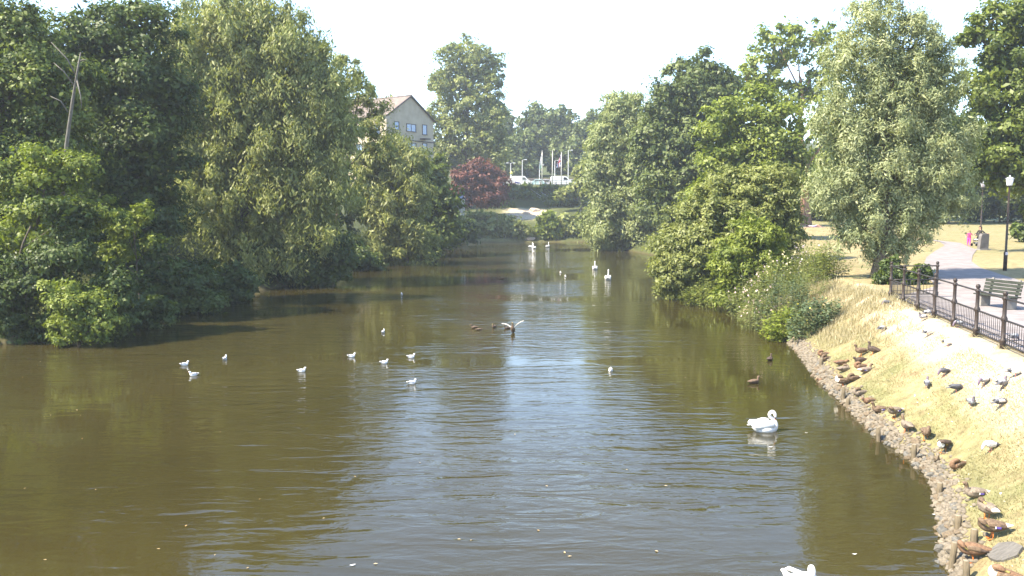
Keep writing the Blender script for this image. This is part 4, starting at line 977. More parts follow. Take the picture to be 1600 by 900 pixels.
# ------------------------------------------------------------------ stone edging and stakes
def shore(s, y): return float(np.interp(y, RY, RX)) + s
def stone_edging():
    root = empty('stone_edging', (shore(0, 22), 22, 0), 0, 'rubble stone edging along the right bank at the waterline', 'stone edging')
    r = random.Random(21); ms = [mat('rubble_pale', (0.194, 0.162, 0.119), 0.9, (0.115, 0.097, 0.072), 7, 0.6), mat('rubble_tan', (0.166, 0.126, 0.079), 0.9, (0.094, 0.072, 0.050), 7, 0.6), mat('rubble_grey', (0.144, 0.133, 0.115), 0.9, (0.079, 0.076, 0.065), 7, 0.6)]
    mes = []
    for k in range(9):
        bm = bmesh.new(); bmesh.ops.create_icosphere(bm, subdivisions=1, radius=0.5); rr = random.Random(k + 50)
        sx, sy, sz = rr.uniform(.8, 1.25), rr.uniform(.7, 1.0), rr.uniform(.5, .8)
        for v in bm.verts: v.co = Vector((v.co.x * sx, v.co.y * sy, v.co.z * sz)) * rr.uniform(.78, 1.2)
        bmesh.ops.recalc_face_normals(bm, faces=bm.faces)
        me = bpy.data.meshes.new('stone'); bm.to_mesh(me); bm.free(); me.materials.append(ms[k % 3]); mes.append(me)
    R0 = root.location; n = 0; y = 12.6; small = []
    while y < 35.5:
        step = 0.17 * (0.8 + 0.02 * y)
        for s in (0.02, 0.15, 0.27):
            ss = s + r.uniform(-.07, .07); yy = y + r.uniform(-.08, .08); x = shore(ss, yy)
            size = r.uniform(.08, .20) * (1.55 if r.random() < .14 else 1) * (1.15 if s < .1 else 1)
            z = max(hz(x, yy), -0.1) + size * 0.12
            if n < 298 and (y < 30 or r.random() < .5):
                o = link(bpy.data.objects.new('stone', mes[r.randrange(9)]), root); n += 1
                o.location = (x - R0.x, yy - R0.y, z); o.scale = (size, size, size * r.uniform(.8, 1.2)); o.rotation_euler = (r.uniform(-.5, .5), r.uniform(-.5, .5), r.uniform(0, 6.3))
            else: small.append((x, yy, z, size))
        y += step
    # the remaining and the finer rubble, joined
    ico = bmesh.new(); bmesh.ops.create_icosphere(ico, subdivisions=1, radius=0.5); iv = np.array([v.co[:] for v in ico.verts]); ifc = np.array([[v.index for v in f.verts] for f in ico.faces]); ico.free()
    for k in range(3200):
        yy = r.uniform(12.6, 36); ss = abs(r.gauss(0.2, .15)); x = shore(ss, yy); small.append((x, yy, max(hz(x, yy), -.05) + .01, r.uniform(.05, .15)))
    Vs = []; Qs = []
    for q, (x, yy, z, s) in enumerate(small):
        v = iv * np.random.default_rng(q).uniform(.75, 1.25, (len(iv), 1)) * np.array([s, s * .9, s * .65]); a = r.uniform(0, 6.3)
        v = v @ np.array([[math.cos(a), -math.sin(a), 0], [math.sin(a), math.cos(a), 0], [0, 0, 1]]); Vs.append(v + np.array([x - R0.x, yy - R0.y, z])); Qs.append(ifc + q * len(iv))
    o = link(bpy.data.objects.new('rubble', quads_mesh('rubble', np.concatenate(Vs), np.concatenate(Qs), ms[0], False)), root); o['kind'] = 'stuff'
stone_edging()
stake_m = mat('stake_weathered_wood', (0.14, 0.11, 0.07), 0.9, (0.085, 0.07, 0.045), 6, 0.6, stretch=(5, 5, .6))
for px, ytop, ybase, rpx, lean, lab in [(1484 + 3, 848, 888, 5.2, .06, 'wooden stake standing in the water nearest the bottom edge on the left'), (1511, 876, 912, 5.6, -.02, 'wooden stake at the bottom edge beside the resting duck'), (1522, 828, 850, 6, .03, 'broad wooden stake among the stones below the brown duck pair'),
                                        (1497, 806, 828, 6, .02, 'mossy wooden stake among the stones left of the rear view duck'), (1468, 755, 776, 5, .03, 'wooden stake at the waterline below the crouched reddish duck'), (1428, 695, 719, 4.5, .02, 'white topped wooden stake among the stones below the brown upright duck'),
                                        (1318, 604, 626, 3.2, .0, 'tall thin wooden stake at the water below the dark breasted duck'), (1325, 622, 636, 3.4, .02, 'short wooden stake beside the tall thin stake'), (1373, 668, 690, 3.6, -.02, 'wooden stake at the waterline midway along the stones'), (1283, 560, 574, 3, .02, 'farthest wooden stake at the near end of the bank weeds')]:
    g = ground_at(px, ybase); k = g.y / F_PX; h = (ybase - ytop) * k * 1.02; r_ = rpx * k
    o = empty('wooden_stake', (g.x, g.y, max(g.z, 0)), 0, lab, 'stake', 'wooden stakes along the stone edging')
    rr = random.Random(px); pts = [(0, 0, -.5), (0, 0, 0), (lean * h, 0.02, h * .5), (lean * 2 * h, .03, h)]
    tube('post', pts, [r_, r_, r_ * .96, r_ * .9], stake_m, o, 9)
    lathe('sawn_top', [(r_ * .3, 0), (r_ * .88, 0), (r_ * .84, .012), (r_ * .3, .016)], mat('stake_end_grain', (.24, .20, .14), .9, (.18, .15, .11), 20), o, 9, (lean * 2 * h, .03, h - .004))
def ground_slab():
    g = ground_at(1572, 866); bm = bmesh.new(); r = random.Random(3); n = 14
    a = [bm.verts.new((.25 * math.cos(6.283 * i / n) * r.uniform(.85, 1.1), .24 * math.sin(6.283 * i / n) * r.uniform(.85, 1.1), .05)) for i in range(n)]
    b = [bm.verts.new((v.co.x * 1.1, v.co.y * 1.1, -.2)) for v in a]
    bm.faces.new(a)
    for i in range(n): bm.faces.new((a[i], b[i], b[(i + 1) % n], a[(i + 1) % n]))
    o = bm_obj('flat_stone', bm, mat('flat_stone_slate', (.085, .077, .068), .9, (.13, .12, .105), 9, .5, stretch=(1, 6, 1)), None)
    e1 = hz(g.x + .3, g.y) - hz(g.x - .3, g.y); o.rotation_euler = (0, -math.atan2(e1, .6), 0); o.location = (g.x, g.y, g.z + .01); tag(o, 'flat dark grey stone in the grass at the bottom right', 'stone')
ground_slab()

# ------------------------------------------------------------------ birds
def catmull(P, m):
    P = np.array(P, float); n = len(P); out = []
    for i in range(n - 1):
        p0, p1, p2, p3 = P[max(i - 1, 0)], P[i], P[i + 1], P[min(i + 2, n - 1)]
        for k in range(m):
            t = k / m; out.append(0.5 * (2 * p1 + (p2 - p0) * t + (2 * p0 - 5 * p1 + 4 * p2 - p3) * t * t + (3 * p1 - p0 - 3 * p2 + p3) * t ** 3))
    out.append(P[-1]); return np.array(out)
def bird_body(ctrl, mats, parent, name='body', nseg=14, sub=4, under=None, back=None):
    """ctrl rows: x, y, z, half width, half height, material id. One continuous skin from tail to bill tip."""
    C = catmull([c[:5] for c in ctrl], sub); C[:, 3:] = np.maximum(C[:, 3:], 0.001)
    ids = [ctrl[min(int(i / sub + .5), len(ctrl) - 1)][5] for i in range(len(C))]
    V = []; Fc = []; mi = []; side = Vector((0, 1, 0))
    for i in range(len(C)):
        t = Vector(C[min(i + 1, len(C) - 1), :3] - C[max(i - 1, 0), :3]).normalized()
        side = (side - t * side.dot(t)).normalized(); up = t.cross(side) if True else None
        for k in range(nseg):
            a = 2 * math.pi * k / nseg; V.append(Vector(C[i, :3]) + side * math.cos(a) * C[i, 3] + up * math.sin(a) * C[i, 4])
    for i in range(len(C) - 1):
        for k in range(nseg):
            k2 = (k + 1) % nseg; Fc.append((i * nseg + k, i * nseg + k2, (i + 1) * nseg + k2, (i + 1) * nseg + k))
            q = ids[i]; s = math.sin(2 * math.pi * (k + .5) / nseg)
            if q == 0:
                if under is not None and s > .45: q = under           # 'up' points to the belly for a tail-to-head spine
                if back is not None and s < -.35: q = back
            mi.append(q)
    Fc.append(tuple(range(nseg))[::-1]); mi.append(ids[0]); Fc.append(tuple((len(C) - 1) * nseg + k for k in range(nseg))); mi.append(ids[-1])
    o = mesh_obj(name, V, Fc, None, parent, True, mats, mi)
    bm = bmesh.new(); bm.from_mesh(o.data); bmesh.ops.recalc_face_normals(bm, faces=bm.faces); bm.to_mesh(o.data); bm.free()
    return o
def wing(parent, m, cx, cy, cz, L, h, th, s, tilt=8, tip=None):
    """folded wing: a flat teardrop against the flank, tip towards the tail."""
    rows = [(L * .5, .25, .0), (L * .38, .8, .1), (L * .12, 1.0, .12), (-L * .15, .8, .06), (-L * .38, .4, -.02), (-L * .56, .06, -.05)]
    V = []; Fc = []; n = 8
    for x, f, dz in rows:
        for k in range(n):
            a = 2 * math.pi * k / n; V.append((cx + x, s * (cy + math.cos(a) * th * (.4 + .6 * f)), cz + dz * h + math.sin(a) * h * .5 * f + x * math.tan(R(-tilt)) * -1 * .3))
    for i in range(len(rows) - 1):
        for k in range(n): Fc.append((i * n + k, i * n + (k + 1) % n, (i + 1) * n + (k + 1) % n, (i + 1) * n + k))
    Fc.append(tuple(range(n))); Fc.append(tuple((len(rows) - 1) * n + k for k in range(n)))
    mi = [0] * len(Fc)
    if tip is not None:
        for q in range(len(Fc)):
            if q // n >= 3: mi[q] = 1
    o = mesh_obj('wing', V, Fc, None, parent, True, [m] + ([tip] if tip else []), mi)
    bm = bmesh.new(); bm.from_mesh(o.data); bmesh.ops.recalc_face_normals(bm, faces=bm.faces); bm.to_mesh(o.data); bm.free()
    return o
def legs(parent, m, x, y, top, sc_=1.0):
    for s in (-1, 1):
        V, Fc = tube_geo([(x, s * y, top), (x - .012 * sc_, s * y, top * .45), (x, s * y, .012)], [.011 * sc_, .006 * sc_, .006 * sc_], 6)
        o = len(V); V += [Vector(q) for q in ((x - .015 * sc_, s * y, .012), (x + .055 * sc_, s * y - .03 * sc_, .004), (x + .065 * sc_, s * y, .006), (x + .055 * sc_, s * y + .03 * sc_, .004), (x - .015 * sc_, s * y, .002), (x + .055 * sc_, s * y, .001))]
        Fc += [(o, o + 1, o + 2), (o, o + 2, o + 3), (o + 4, o + 5, o + 1), (o + 4, o + 3, o + 5), (o, o + 4, o + 1), (o, o + 3, o + 4)]
        mesh_obj('leg', V, Fc, m, parent)
def eyes(parent, x, y, z, r_):
    for s in (-1, 1):
        bm = bmesh.new(); bmesh.ops.create_uvsphere(bm, u_segments=6, v_segments=5, radius=r_, matrix=Matrix.Translation((x, s * y, z))); bm_obj('eye', bm, shoe, parent, smooth=True)

brown = mat('duck_brown', (.080, .052, .033), .8, (.17, .118, .074), 38, .25); rufous = mat('duck_rufous', (.12, .066, .038), .8, (.21, .125, .072), 34, .25); darkb = mat('duck_dark', (.04, .028, .022), .7, (.085, .058, .042), 34, .2)
dusk = mat('duck_grey_brown', (.12, .095, .07), .8, (.23, .185, .14), 40, .25); pale_f = mat('duck_pale_feather', (.62, .56, .47), .8); orange = mat('bird_orange', (.62, .17, .03), .5); olive_bill = mat('bill_olive', (.24, .20, .06), .5); specul = mat('speculum_violet', (.10, .07, .28), .4)
white_f = mat('feather_white', (.80, .79, .76), .8, (.74, .73, .70), 20, .15); grey_f = mat('feather_pale_grey', (.46, .47, .49), .8, (.40, .41, .43), 20); black_f = mat('feather_black', (.02, .02, .022), .6); dark_red = mat('bill_dark_red', (.20, .03, .02), .5)
pig_g = mat('pigeon_grey', (.20, .21, .235), .7, (.28, .285, .30), 30); pig_d = mat('pigeon_dark', (.06, .062, .07), .6, (.10, .10, .11), 30); pig_w = mat('pigeon_white', (.70, .68, .66), .8, (.58, .56, .54), 25); pig_n = mat('pigeon_neck', (.10, .12, .11), .4, (.14, .09, .14), 30); pink_leg = mat('pigeon_leg', (.45, .14, .12), .6)

# spine: x forward, z up from the ground for a standing mallard
def duck_spine(pose):
    T = [(-.27, 0, .225, .012, .005, 3), (-.215, 0, .218, .05, .022, 3), (-.13, 0, .205, .078, .062, 0), (-.03, 0, .195, .095, .088, 0), (.07, 0, .195, .088, .088, 0), (.125, 0, .215, .062, .066, 1)]
    if pose == 'up': T += [(.15, 0, .265, .038, .04, 1), (.158, 0, .315, .033, .034, 2), (.178, 0, .352, .036, .038, 2), (.213, 0, .352, .028, .028, 2), (.238, 0, .338, .018, .013, 4), (.285, 0, .330, .019, .006, 4)]
    elif pose == 'low': T += [(.155, 0, .235, .04, .042, 1), (.178, 0, .255, .034, .036, 2), (.205, 0, .265, .036, .037, 2), (.235, 0, .255, .026, .026, 2), (.258, 0, .243, .017, .012, 4), (.30, 0, .235, .018, .005, 4)]
    elif pose == 'tuck': T += [(.135, .01, .265, .042, .045, 1), (.10, .03, .305, .038, .038, 2), (.055, .045, .305, .037, .038, 2), (.02, .05, .292, .027, .027, 2), (-.005, .05, .282, .017, .012, 4), (-.045, .05, .276, .017, .005, 4)]
    elif pose == 'preen': T += [(.15, .02, .255, .04, .042, 1), (.165, .05, .285, .034, .034, 2), (.145, .085, .275, .035, .036, 2), (.12, .10, .25, .027, .027, 2), (.10, .105, .23, .017, .012, 4), (.07, .105, .205, .017, .005, 4)]
    return T
def duck(p, face, pose, plum, lab, sit=False, float_=False, size=1.0, tilt=0.0, white_tail=False, spec=False, breast=None, grp='mallards resting on the bank'):
    drop = .105 if sit else (.135 if float_ else 0)
    root = empty('mallard_duck', (p.x, p.y, p.z - (0 if not float_ else 0)), R(face), lab, 'duck', grp)
    root.scale = (size,) * 3; root.rotation_euler = (0, R(-tilt), R(face))
    T = [(a, b, c - drop, d, e, f) for a, b, c, d, e, f in duck_spine(pose)]
    ms = [plum, breast or plum, plum if plum is not dusk else brown, pale_f if white_tail else plum, olive_bill]
    bird_body(T, ms, root, under=None)
    for s in (-1, 1):
        w = wing(root, plum if plum is not rufous else brown, -.045, .083, .215 - drop, .27, .085, .02, s, 8, darkb)
        if spec: box_obj('speculum', (-.06, s * .108, .205 - drop), (.06, .006, .028), specul, w, .002); box_obj('wing_bar', (-.02, s * .107, .205 - drop), (.012, .006, .034), white_f, w, .002)
    if not sit and not float_: legs(root, orange, 0.0, .04, .13)
    hx = {'up': (.198, .031, .36), 'low': (.222, .031, .272)}.get(pose)
    if hx: eyes(root, hx[0], hx[1], hx[2] - drop, .006)
    return root
def bank(px, py): return ground_at(px, py)
# (px, py of the feet, facing deg, pose, plumage, sitting, options, label)
for px, py, fc, pose, pl, sit, op, lab in [
    (1345, 557, 175, 'up', brown, False, {}, 'upright brown duck on the grass, rearmost of the huddle at the weeds'),
    (1362, 555, 150, 'up', darkb, False, {'tilt': 15}, 'dark duck standing alone just right of the rear huddle'),
    (1344, 567, 185, 'low', darkb, True, {}, 'dark sitting duck second from the back of the grass huddle'),
    (1344, 577, 180, 'tuck', rufous, True, {}, 'reddish duck asleep in the middle of the grass huddle'),
    (1352, 583, 10, 'up', dusk, True, {'white_tail': True, 'spec': True}, 'pale mottled duck facing away from the water at the front of the huddle'),
    (1286, 557, 170, 'tuck', rufous, True, {}, 'reddish duck asleep on the stones nearest the weeds'),
    (1290, 564, 200, 'tuck', brown, True, {}, 'brown duck asleep on the stones second from the weeds'),
    (1314, 571, 0, 'low', rufous, True, {}, 'reddish duck on the stones with its dark rear to the grass huddle'),
    (1318, 581, 10, 'tuck', dusk, True, {}, 'mottled grey brown duck asleep on the stones below the reddish one'),
    (1333, 595, 190, 'tuck', brown, True, {'white_tail': True}, 'brown white tailed duck asleep behind the pale chested duck'),
    (1316, 606, 172, 'tuck', brown, False, {'size': 1.12, 'breast': pale_f}, 'large brown duck with pale chest standing at the water edge'),
    (1343, 619, 190, 'tuck', dusk, True, {'size': 1.08}, 'plump olive brown duck asleep above the tall thin stake'),
    (1357, 631, 190, 'low', rufous, True, {'size': .9}, 'low reddish brown duck lying flat beside the green patch'),
    (1374, 645, 178, 'up', brown, True, {'spec': True}, 'brown duck facing left at the head of the preening duck'),
    (1397, 654, 195, 'preen', dusk, False, {'white_tail': True, 'spec': True}, 'mottled duck preening behind the left facing brown duck'),
    (1416, 677, 95, 'up', dusk, False, {}, 'grey brown duck seen from behind, midway along the edging'),
    (1446, 688, 255, 'tuck', brown, False, {}, 'hunched brown duck with orange feet facing the water'),
    (1474, 708, 215, 'preen', darkb, False, {'breast': white_f}, 'dark duck with a big white breast patch'),
    (1495, 734, 205, 'tuck', rufous, True, {}, 'reddish duck curled up alone above the stones'),
    (1524, 778, 176, 'up', dusk, True, {'spec': True, 'white_tail': True}, 'fawn duck lying with violet wing patch and pale tail'),
    (1541, 812, 100, 'tuck', dusk, False, {'white_tail': True}, 'duck seen from behind with white tail edges'),
    (1549, 843, 165, 'preen', brown, False, {'spec': True, 'white_tail': True, 'size': 1.05}, 'brown duck with orange feet preening at the lower right'),
    (1518, 879, 160, 'preen', rufous, False, {'size': 1.05}, 'reddish brown duck leaning to the water between the two near stakes'),
    (1570, 912, 150, 'tuck', rufous, True, {'size': 1.1, 'breast': pale_f}, 'pale chested rufous duck cut by the bottom right edge')]:
    duck(bank(px, py), fc, pose, pl, lab, sit, False, op.get('size', 1.0) * 1.08, op.get('tilt', 0), op.get('white_tail', False), op.get('spec', False), op.get('breast'))
GW = 'ducks swimming on the river'
for px, py, fc, pose, pl, sz, lab in [(1283, 596, 190, 'low', rufous, .75, 'small reddish duck in the water against the stone edging'), (1178, 599, 20, 'up', brown, 1.0, 'brown duck swimming on open water left of the bank ducks'), (1203, 563, 60, 'up', darkb, 1.0, 'dark duck swimming close to the bank weeds'),
                                      (741, 513, 200, 'up', brown, .85, 'leftmost brown duck of the group in mid river'), (748, 516, 10, 'low', brown, .7, 'small duck just behind the leftmost one in mid river'), (772, 512, 250, 'up', brown, .95, 'brown duck facing us between the mid river pair and the flapping duck'), (793, 514, 190, 'up', darkb, .8, 'dark duck half hidden behind the flapping duck'), (783, 436, 180, 'low', rufous, .9, 'far reddish duck low in the water beyond mid river')]:
    duck(ground_at(px, py, True), fc, pose, pl, lab, False, True, sz, grp=GW)
def flapping_duck():
    p = ground_at(801, 521, True); root = empty('flapping_duck', p, R(262), 'duck rearing out of the water with spread wings', 'duck', GW); root.scale = (1.15,) * 3
    T = [(-.16, 0, .0, .03, .02, 0), (-.13, 0, .05, .07, .05, 0), (-.07, 0, .14, .09, .085, 0), (-.01, 0, .24, .08, .08, 0), (.02, 0, .32, .045, .045, 0), (.03, 0, .40, .032, .032, 0), (.05, 0, .445, .035, .036, 0), (.085, 0, .45, .027, .026, 0), (.11, 0, .445, .017, .012, 1), (.15, 0, .44, .018, .005, 1)]
    bird_body(T, [brown, olive_bill], root)
    for s in (-1, 1):
        up = .26 if s > 0 else .12; V = []; Fc = []; mi = []; n = 7
        for i in range(n + 1):
            t = i / n; w = .17 * (1 - .35 * t) * (1 if i < n else .25); c = Vector((-.02 - .05 * t, s * (.06 + .40 * t), .26 + up * t + .05 * math.sin(t * 3)))
            for u, th in ((.5, .008), (0, .014), (-.5, .004)): V += [c + Vector((u * w, 0, th)), c + Vector((u * w, 0, -th))]
        for i in range(n):
            a = i * 6; b = a + 6
            for q in ((0, 2), (2, 4)): Fc += [(a + q[0], a + q[1], b + q[1], b + q[0]), (a + q[0] + 1, b + q[0] + 1, b + q[1] + 1, a + q[1] + 1)]; mi += [0, 1]
            Fc += [(a, b, b + 1, a + 1), (a + 4, a + 5, b + 5, b + 4)]; mi += [0, 1]
        mesh_obj('wing', V, Fc, None, root, True, [pale_f, pale_f], mi)
flapping_duck()
def gull(px, py, face, lab, size=1.0):
    p = ground_at(px, py, True); root = empty('gull', p, R(face), lab, 'gull', 'gulls floating on the river'); root.scale = (size,) * 3
    T = [(-.19, 0, .085, .012, .006, 2), (-.15, 0, .075, .035, .02, 0), (-.08, 0, .05, .062, .05, 0), (0, 0, .035, .072, .062, 0), (.07, 0, .04, .06, .06, 0), (.105, 0, .075, .04, .042, 0), (.115, 0, .115, .03, .03, 0), (.13, 0, .145, .033, .034, 0), (.158, 0, .145, .024, .024, 0), (.178, 0, .138, .011, .010, 1), (.205, 0, .132, .005, .005, 1)]
    bird_body(T, [white_f, dark_red, black_f], root, sub=3, nseg=12)
    for s in (-1, 1): wing(root, grey_f, -.04, .055, .075, .25, .06, .014, s, -4, black_f)
    eyes(root, .148, .026, .152, .005)
for a in [(288, 571, 20, 'gull with grey folded wing nearest the left edge'), (303, 587, 205, 'white gull facing left just below the leftmost grey one'), (351, 562, 85, 'gull showing its white rear, third from the left edge'), (471, 581, 5, 'bright white gull alone between the left trio and the middle gulls'),
          (549, 558, 8, 'white gull upper left of the middle gulls'), (600, 568, 5, 'white gull in the centre of the middle gulls'), (598.5, 520, 80, 'gull facing away, alone above the middle gulls'), (628, 461, 110, 'far gull near the shade of the left trees'), (642, 559, 0, 'white gull at the upper right of the middle gulls'),
          (643, 600, 12, 'white gull lowest of the middle gulls'), (954, 580, 265, 'solitary white gull in mid river facing us'), (876, 427, 100, 'upper of two tiny far gulls near the swans', 1.1), (883.5, 433, 95, 'lower of two tiny far gulls near the swans', 1.1)]:
    gull(*a)
def swan(p, face, pose, lab, size=1.0):
    root = empty('swan', p, R(face), lab, 'swan', 'swans on the river'); root.scale = (size,) * 3 if pose == 'up' else (size * .86, size, size * 1.06)
    T = [(-.66, 0, .24, .02, .01, 0), (-.52, 0, .20, .10, .05, 0), (-.32, 0, .12, .20, .15, 0), (-.05, 0, .08, .26, .21, 0), (.22, 0, .08, .23, .20, 0), (.38, 0, .14, .14, .15, 0)]
    if pose == 'up': T += [(.45, 0, .27, .075, .08, 0), (.44, 0, .42, .055, .055, 0), (.40, 0, .56, .046, .046, 0), (.395, 0, .69, .042, .042, 0), (.43, 0, .775, .045, .046, 0), (.485, 0, .785, .045, .045, 0), (.53, 0, .765, .03, .028, 2), (.565, 0, .745, .02, .016, 1), (.61, 0, .72, .018, .008, 1)]
    elif pose == 'preen': T += [(.40, 0, .25, .085, .09, 0), (.32, .02, .36, .062, .06, 0), (.22, .02, .43, .056, .055, 0), (.165, 0, .51, .054, .053, 0), (.20, -.03, .585, .054, .053, 0), (.275, -.06, .60, .056, .056, 0), (.335, -.09, .545, .056, .057, 0), (.345, -.11, .475, .046, .046, 0), (.34, -.125, .42, .028, .026, 2), (.325, -.13, .37, .018, .014, 1), (.31, -.135, .34, .014, .007, 1)]
    bird_body(T, [white_f, orange, black_f], root, sub=4, nseg=18)
    for s in (-1, 1):
        w = wing(root, white_f, -.12, .19, .19, .88, .30, .075, s, 6)
        for k in range(4):                                               # long flight feathers over the tail
            tube('feather', [(-.1 - .05 * k, s * (.22 - .02 * k), .24 + .02 * k), (-.42 - .05 * k, s * (.15 - .02 * k), .28 + .01 * k), (-.58 - .03 * k, s * (.08 - .01 * k), .27)], [.035, .04, .008], white_f, w, 6)
    if pose == 'up': eyes(root, .495, .04, .795, .008)
swan(ground_at(1195, 673, True), 8, 'preen', 'large white swan preening near the right bank', .80)
swan(ground_at(1256, 927, True), 300, 'preen', 'white swan preening, cut off by the bottom edge', .74)
swan(ground_at(929.5, 421, True), 85, 'up', 'upright swan swimming away, left one of the middle distance pair', .95)
swan(ground_at(950, 437, True), 80, 'up', 'upright swan swimming away, right one of the middle distance pair', 1.0)
swan(ground_at(830, 387, True), 60, 'up', 'far swan at the left, farther one of the overlapping two', 1.0)
swan(ground_at(834, 388.5, True), 100, 'up', 'far swan at the left, nearer one of the overlapping two', 1.0)
swan(ground_at(856, 386.5, True), 70, 'up', 'far swan floating alone below the sandy gap', 1.0)
def pigeon(px, py, face, pose, body, lab, wingm=None):
    p = ground_at(px, py); root = empty('pigeon', p, R(face), lab, 'pigeon', 'pigeons on the grass bank'); root.scale = (1.15,) * 3
    T = [(-.19, 0, .10, .03, .006, 2), (-.12, 0, .115, .036, .018, 2), (-.05, 0, .13, .055, .05, 0), (.02, 0, .14, .062, .062, 0), (.07, 0, .15, .052, .055, 0)]
    if pose == 'up': T += [(.095, 0, .185, .034, .036, 1), (.10, 0, .22, .025, .026, 1), (.112, 0, .248, .024, .025, 1), (.132, 0, .248, .018, .018, 1), (.148, 0, .242, .007, .006, 3), (.166, 0, .236, .003, .003, 3)]
    else: T += [(.105, 0, .145, .034, .036, 1), (.13, 0, .11, .025, .026, 1), (.145, 0, .075, .024, .025, 1), (.152, 0, .052, .018, .018, 1), (.156, 0, .032, .007, .006, 3), (.16, 0, .012, .003, .003, 3)]
    bird_body(T, [body, pig_n if body is not pig_w else pig_w, pig_d, black_f], root, sub=3, nseg=12)
    for s in (-1, 1): wing(root, wingm or body, -.03, .05, .15, .22, .07, .016, s, 0, pig_d)
    legs(root, pink_leg, .01, .025, .09, .6)
for a in [(1386, 478, 160, 'peck', pig_d, 'dark pigeon in the long dry grass near the railing end'), (1441, 502, 200, 'up', pig_g, 'left pigeon of the touching pair under the railing', pig_w), (1448, 495, 20, 'peck', pig_w, 'white pigeon, right one of the touching pair under the railing'), (1449, 526, 10, 'up', pig_w, 'pale pigeon in front of the touching pair'),
          (1481, 542, 300, 'peck', pig_w, 'white pigeon on bare earth below the railing'), (1497, 512, 190, 'peck', pig_g, 'pale winged pigeon at the foot of a railing post', pig_w), (1524, 523, 100, 'up', pig_g, 'grey pigeon leaning on the railing foot right of the pale winged one'), (1584, 534, 20, 'peck', pig_g, 'grey pigeon behind the bars at the right edge'), (1378, 519, 10, 'peck', pig_g, 'small grey pigeon above the duck huddle'),
          (1475, 588, 190, 'peck', pig_d, 'dark pigeon pecking in the middle of the slope'), (1448, 607, 60, 'up', pig_g, 'upright grey pigeon left of the dark pecking pigeon'), (1493, 614, 350, 'peck', pig_d, 'blackish pigeon bending right in the middle of the slope'), (1537, 603, 200, 'peck', pig_g, 'grey barred pigeon with shadow to its right, upper slope', pig_w), (1565, 608, 25, 'up', pig_g, 'grey pigeon facing right on the upper slope'),
          (1517, 637, 265, 'up', pig_g, 'grey pigeon facing us on the slope'), (1562, 638, 5, 'peck', pig_d, 'white winged dark pigeon near the right edge', pig_w), (1586, 590, 330, 'peck', pig_w, 'white pigeon with dark head on bare earth at right edge', pig_w), (1548, 706, 178, 'peck', pig_w, 'white pigeon nearest the bottom, alone on the dry slope', pig_w)]:
    pigeon(*a)
# loose feathers and leaves afloat
def floaters():
    r = random.Random(9)
    for k, (px, py, lab) in enumerate([(1463, 805, 'white feather floating beside the stones at lower right'), (1204, 699, 'white feather floating below the large preening swan'), (1260, 677, 'small white feather right of the large preening swan'), (551, 884, 'white feather floating near the bottom edge'), (1250, 552, 'white feather on the water at the weeds'), (1335, 867, 'pale feather floating left of the near stake')]):
        p = ground_at(px, py, True); V = []; Fc = []; n = 8; L_ = (.16, .10, .07, .10, .12, .08)[k]
        for i in range(n + 1):
            t = i / n; w = L_ * .16 * math.sin(math.pi * min(1, t * .9 + .08)); z = .012 + .03 * (t - .5) ** 2
            V += [((t - .5) * L_, -w, z + .004), ((t - .5) * L_, 0, z), ((t - .5) * L_, w, z + .004)]
        for i in range(n): Fc += [(3 * i, 3 * i + 1, 3 * i + 4, 3 * i + 3), (3 * i + 1, 3 * i + 2, 3 * i + 5, 3 * i + 4)]
        o = mesh_obj('feather', V, Fc, white_f); o.location = p; o.rotation_euler = (0, 0, r.uniform(-.6, .6)); tag(o, lab, 'feather', 'feathers afloat')
    P = []
    for k in range(75):
        px, py = r.uniform(0, 1450), 460 + 430 * r.random() ** 1.4
        if px < 300 and py < 560: continue
        p = ground_at(px, py, True)
        if p.x < np.interp(p.y, RY, RX) - .4 and p.x > np.interp(p.y, LY, LX) + 2: P.append((p.x, p.y, .008))
    P = np.array(P); n = len(P); rg = np.random.default_rng(5); a = rg.uniform(0, 6.3, n)
    T = np.stack([np.cos(a), np.sin(a), np.full(n, .05)], 1); S = np.stack([-np.sin(a), np.cos(a), np.zeros(n)], 1); Lf = rg.uniform(.04, .085, n)
    o = link(bpy.data.objects.new('floating_leaves', leaf_mesh('floating_leaves', P, T, S, Lf, Lf * .5, rg.random(n), leaf_mat('leaves_fallen', (.30, .20, .08), (.50, .40, .24), .1)))); tag(o, 'scattered fallen leaves and specks floating on the river', None, None, 'stuff')
floaters()

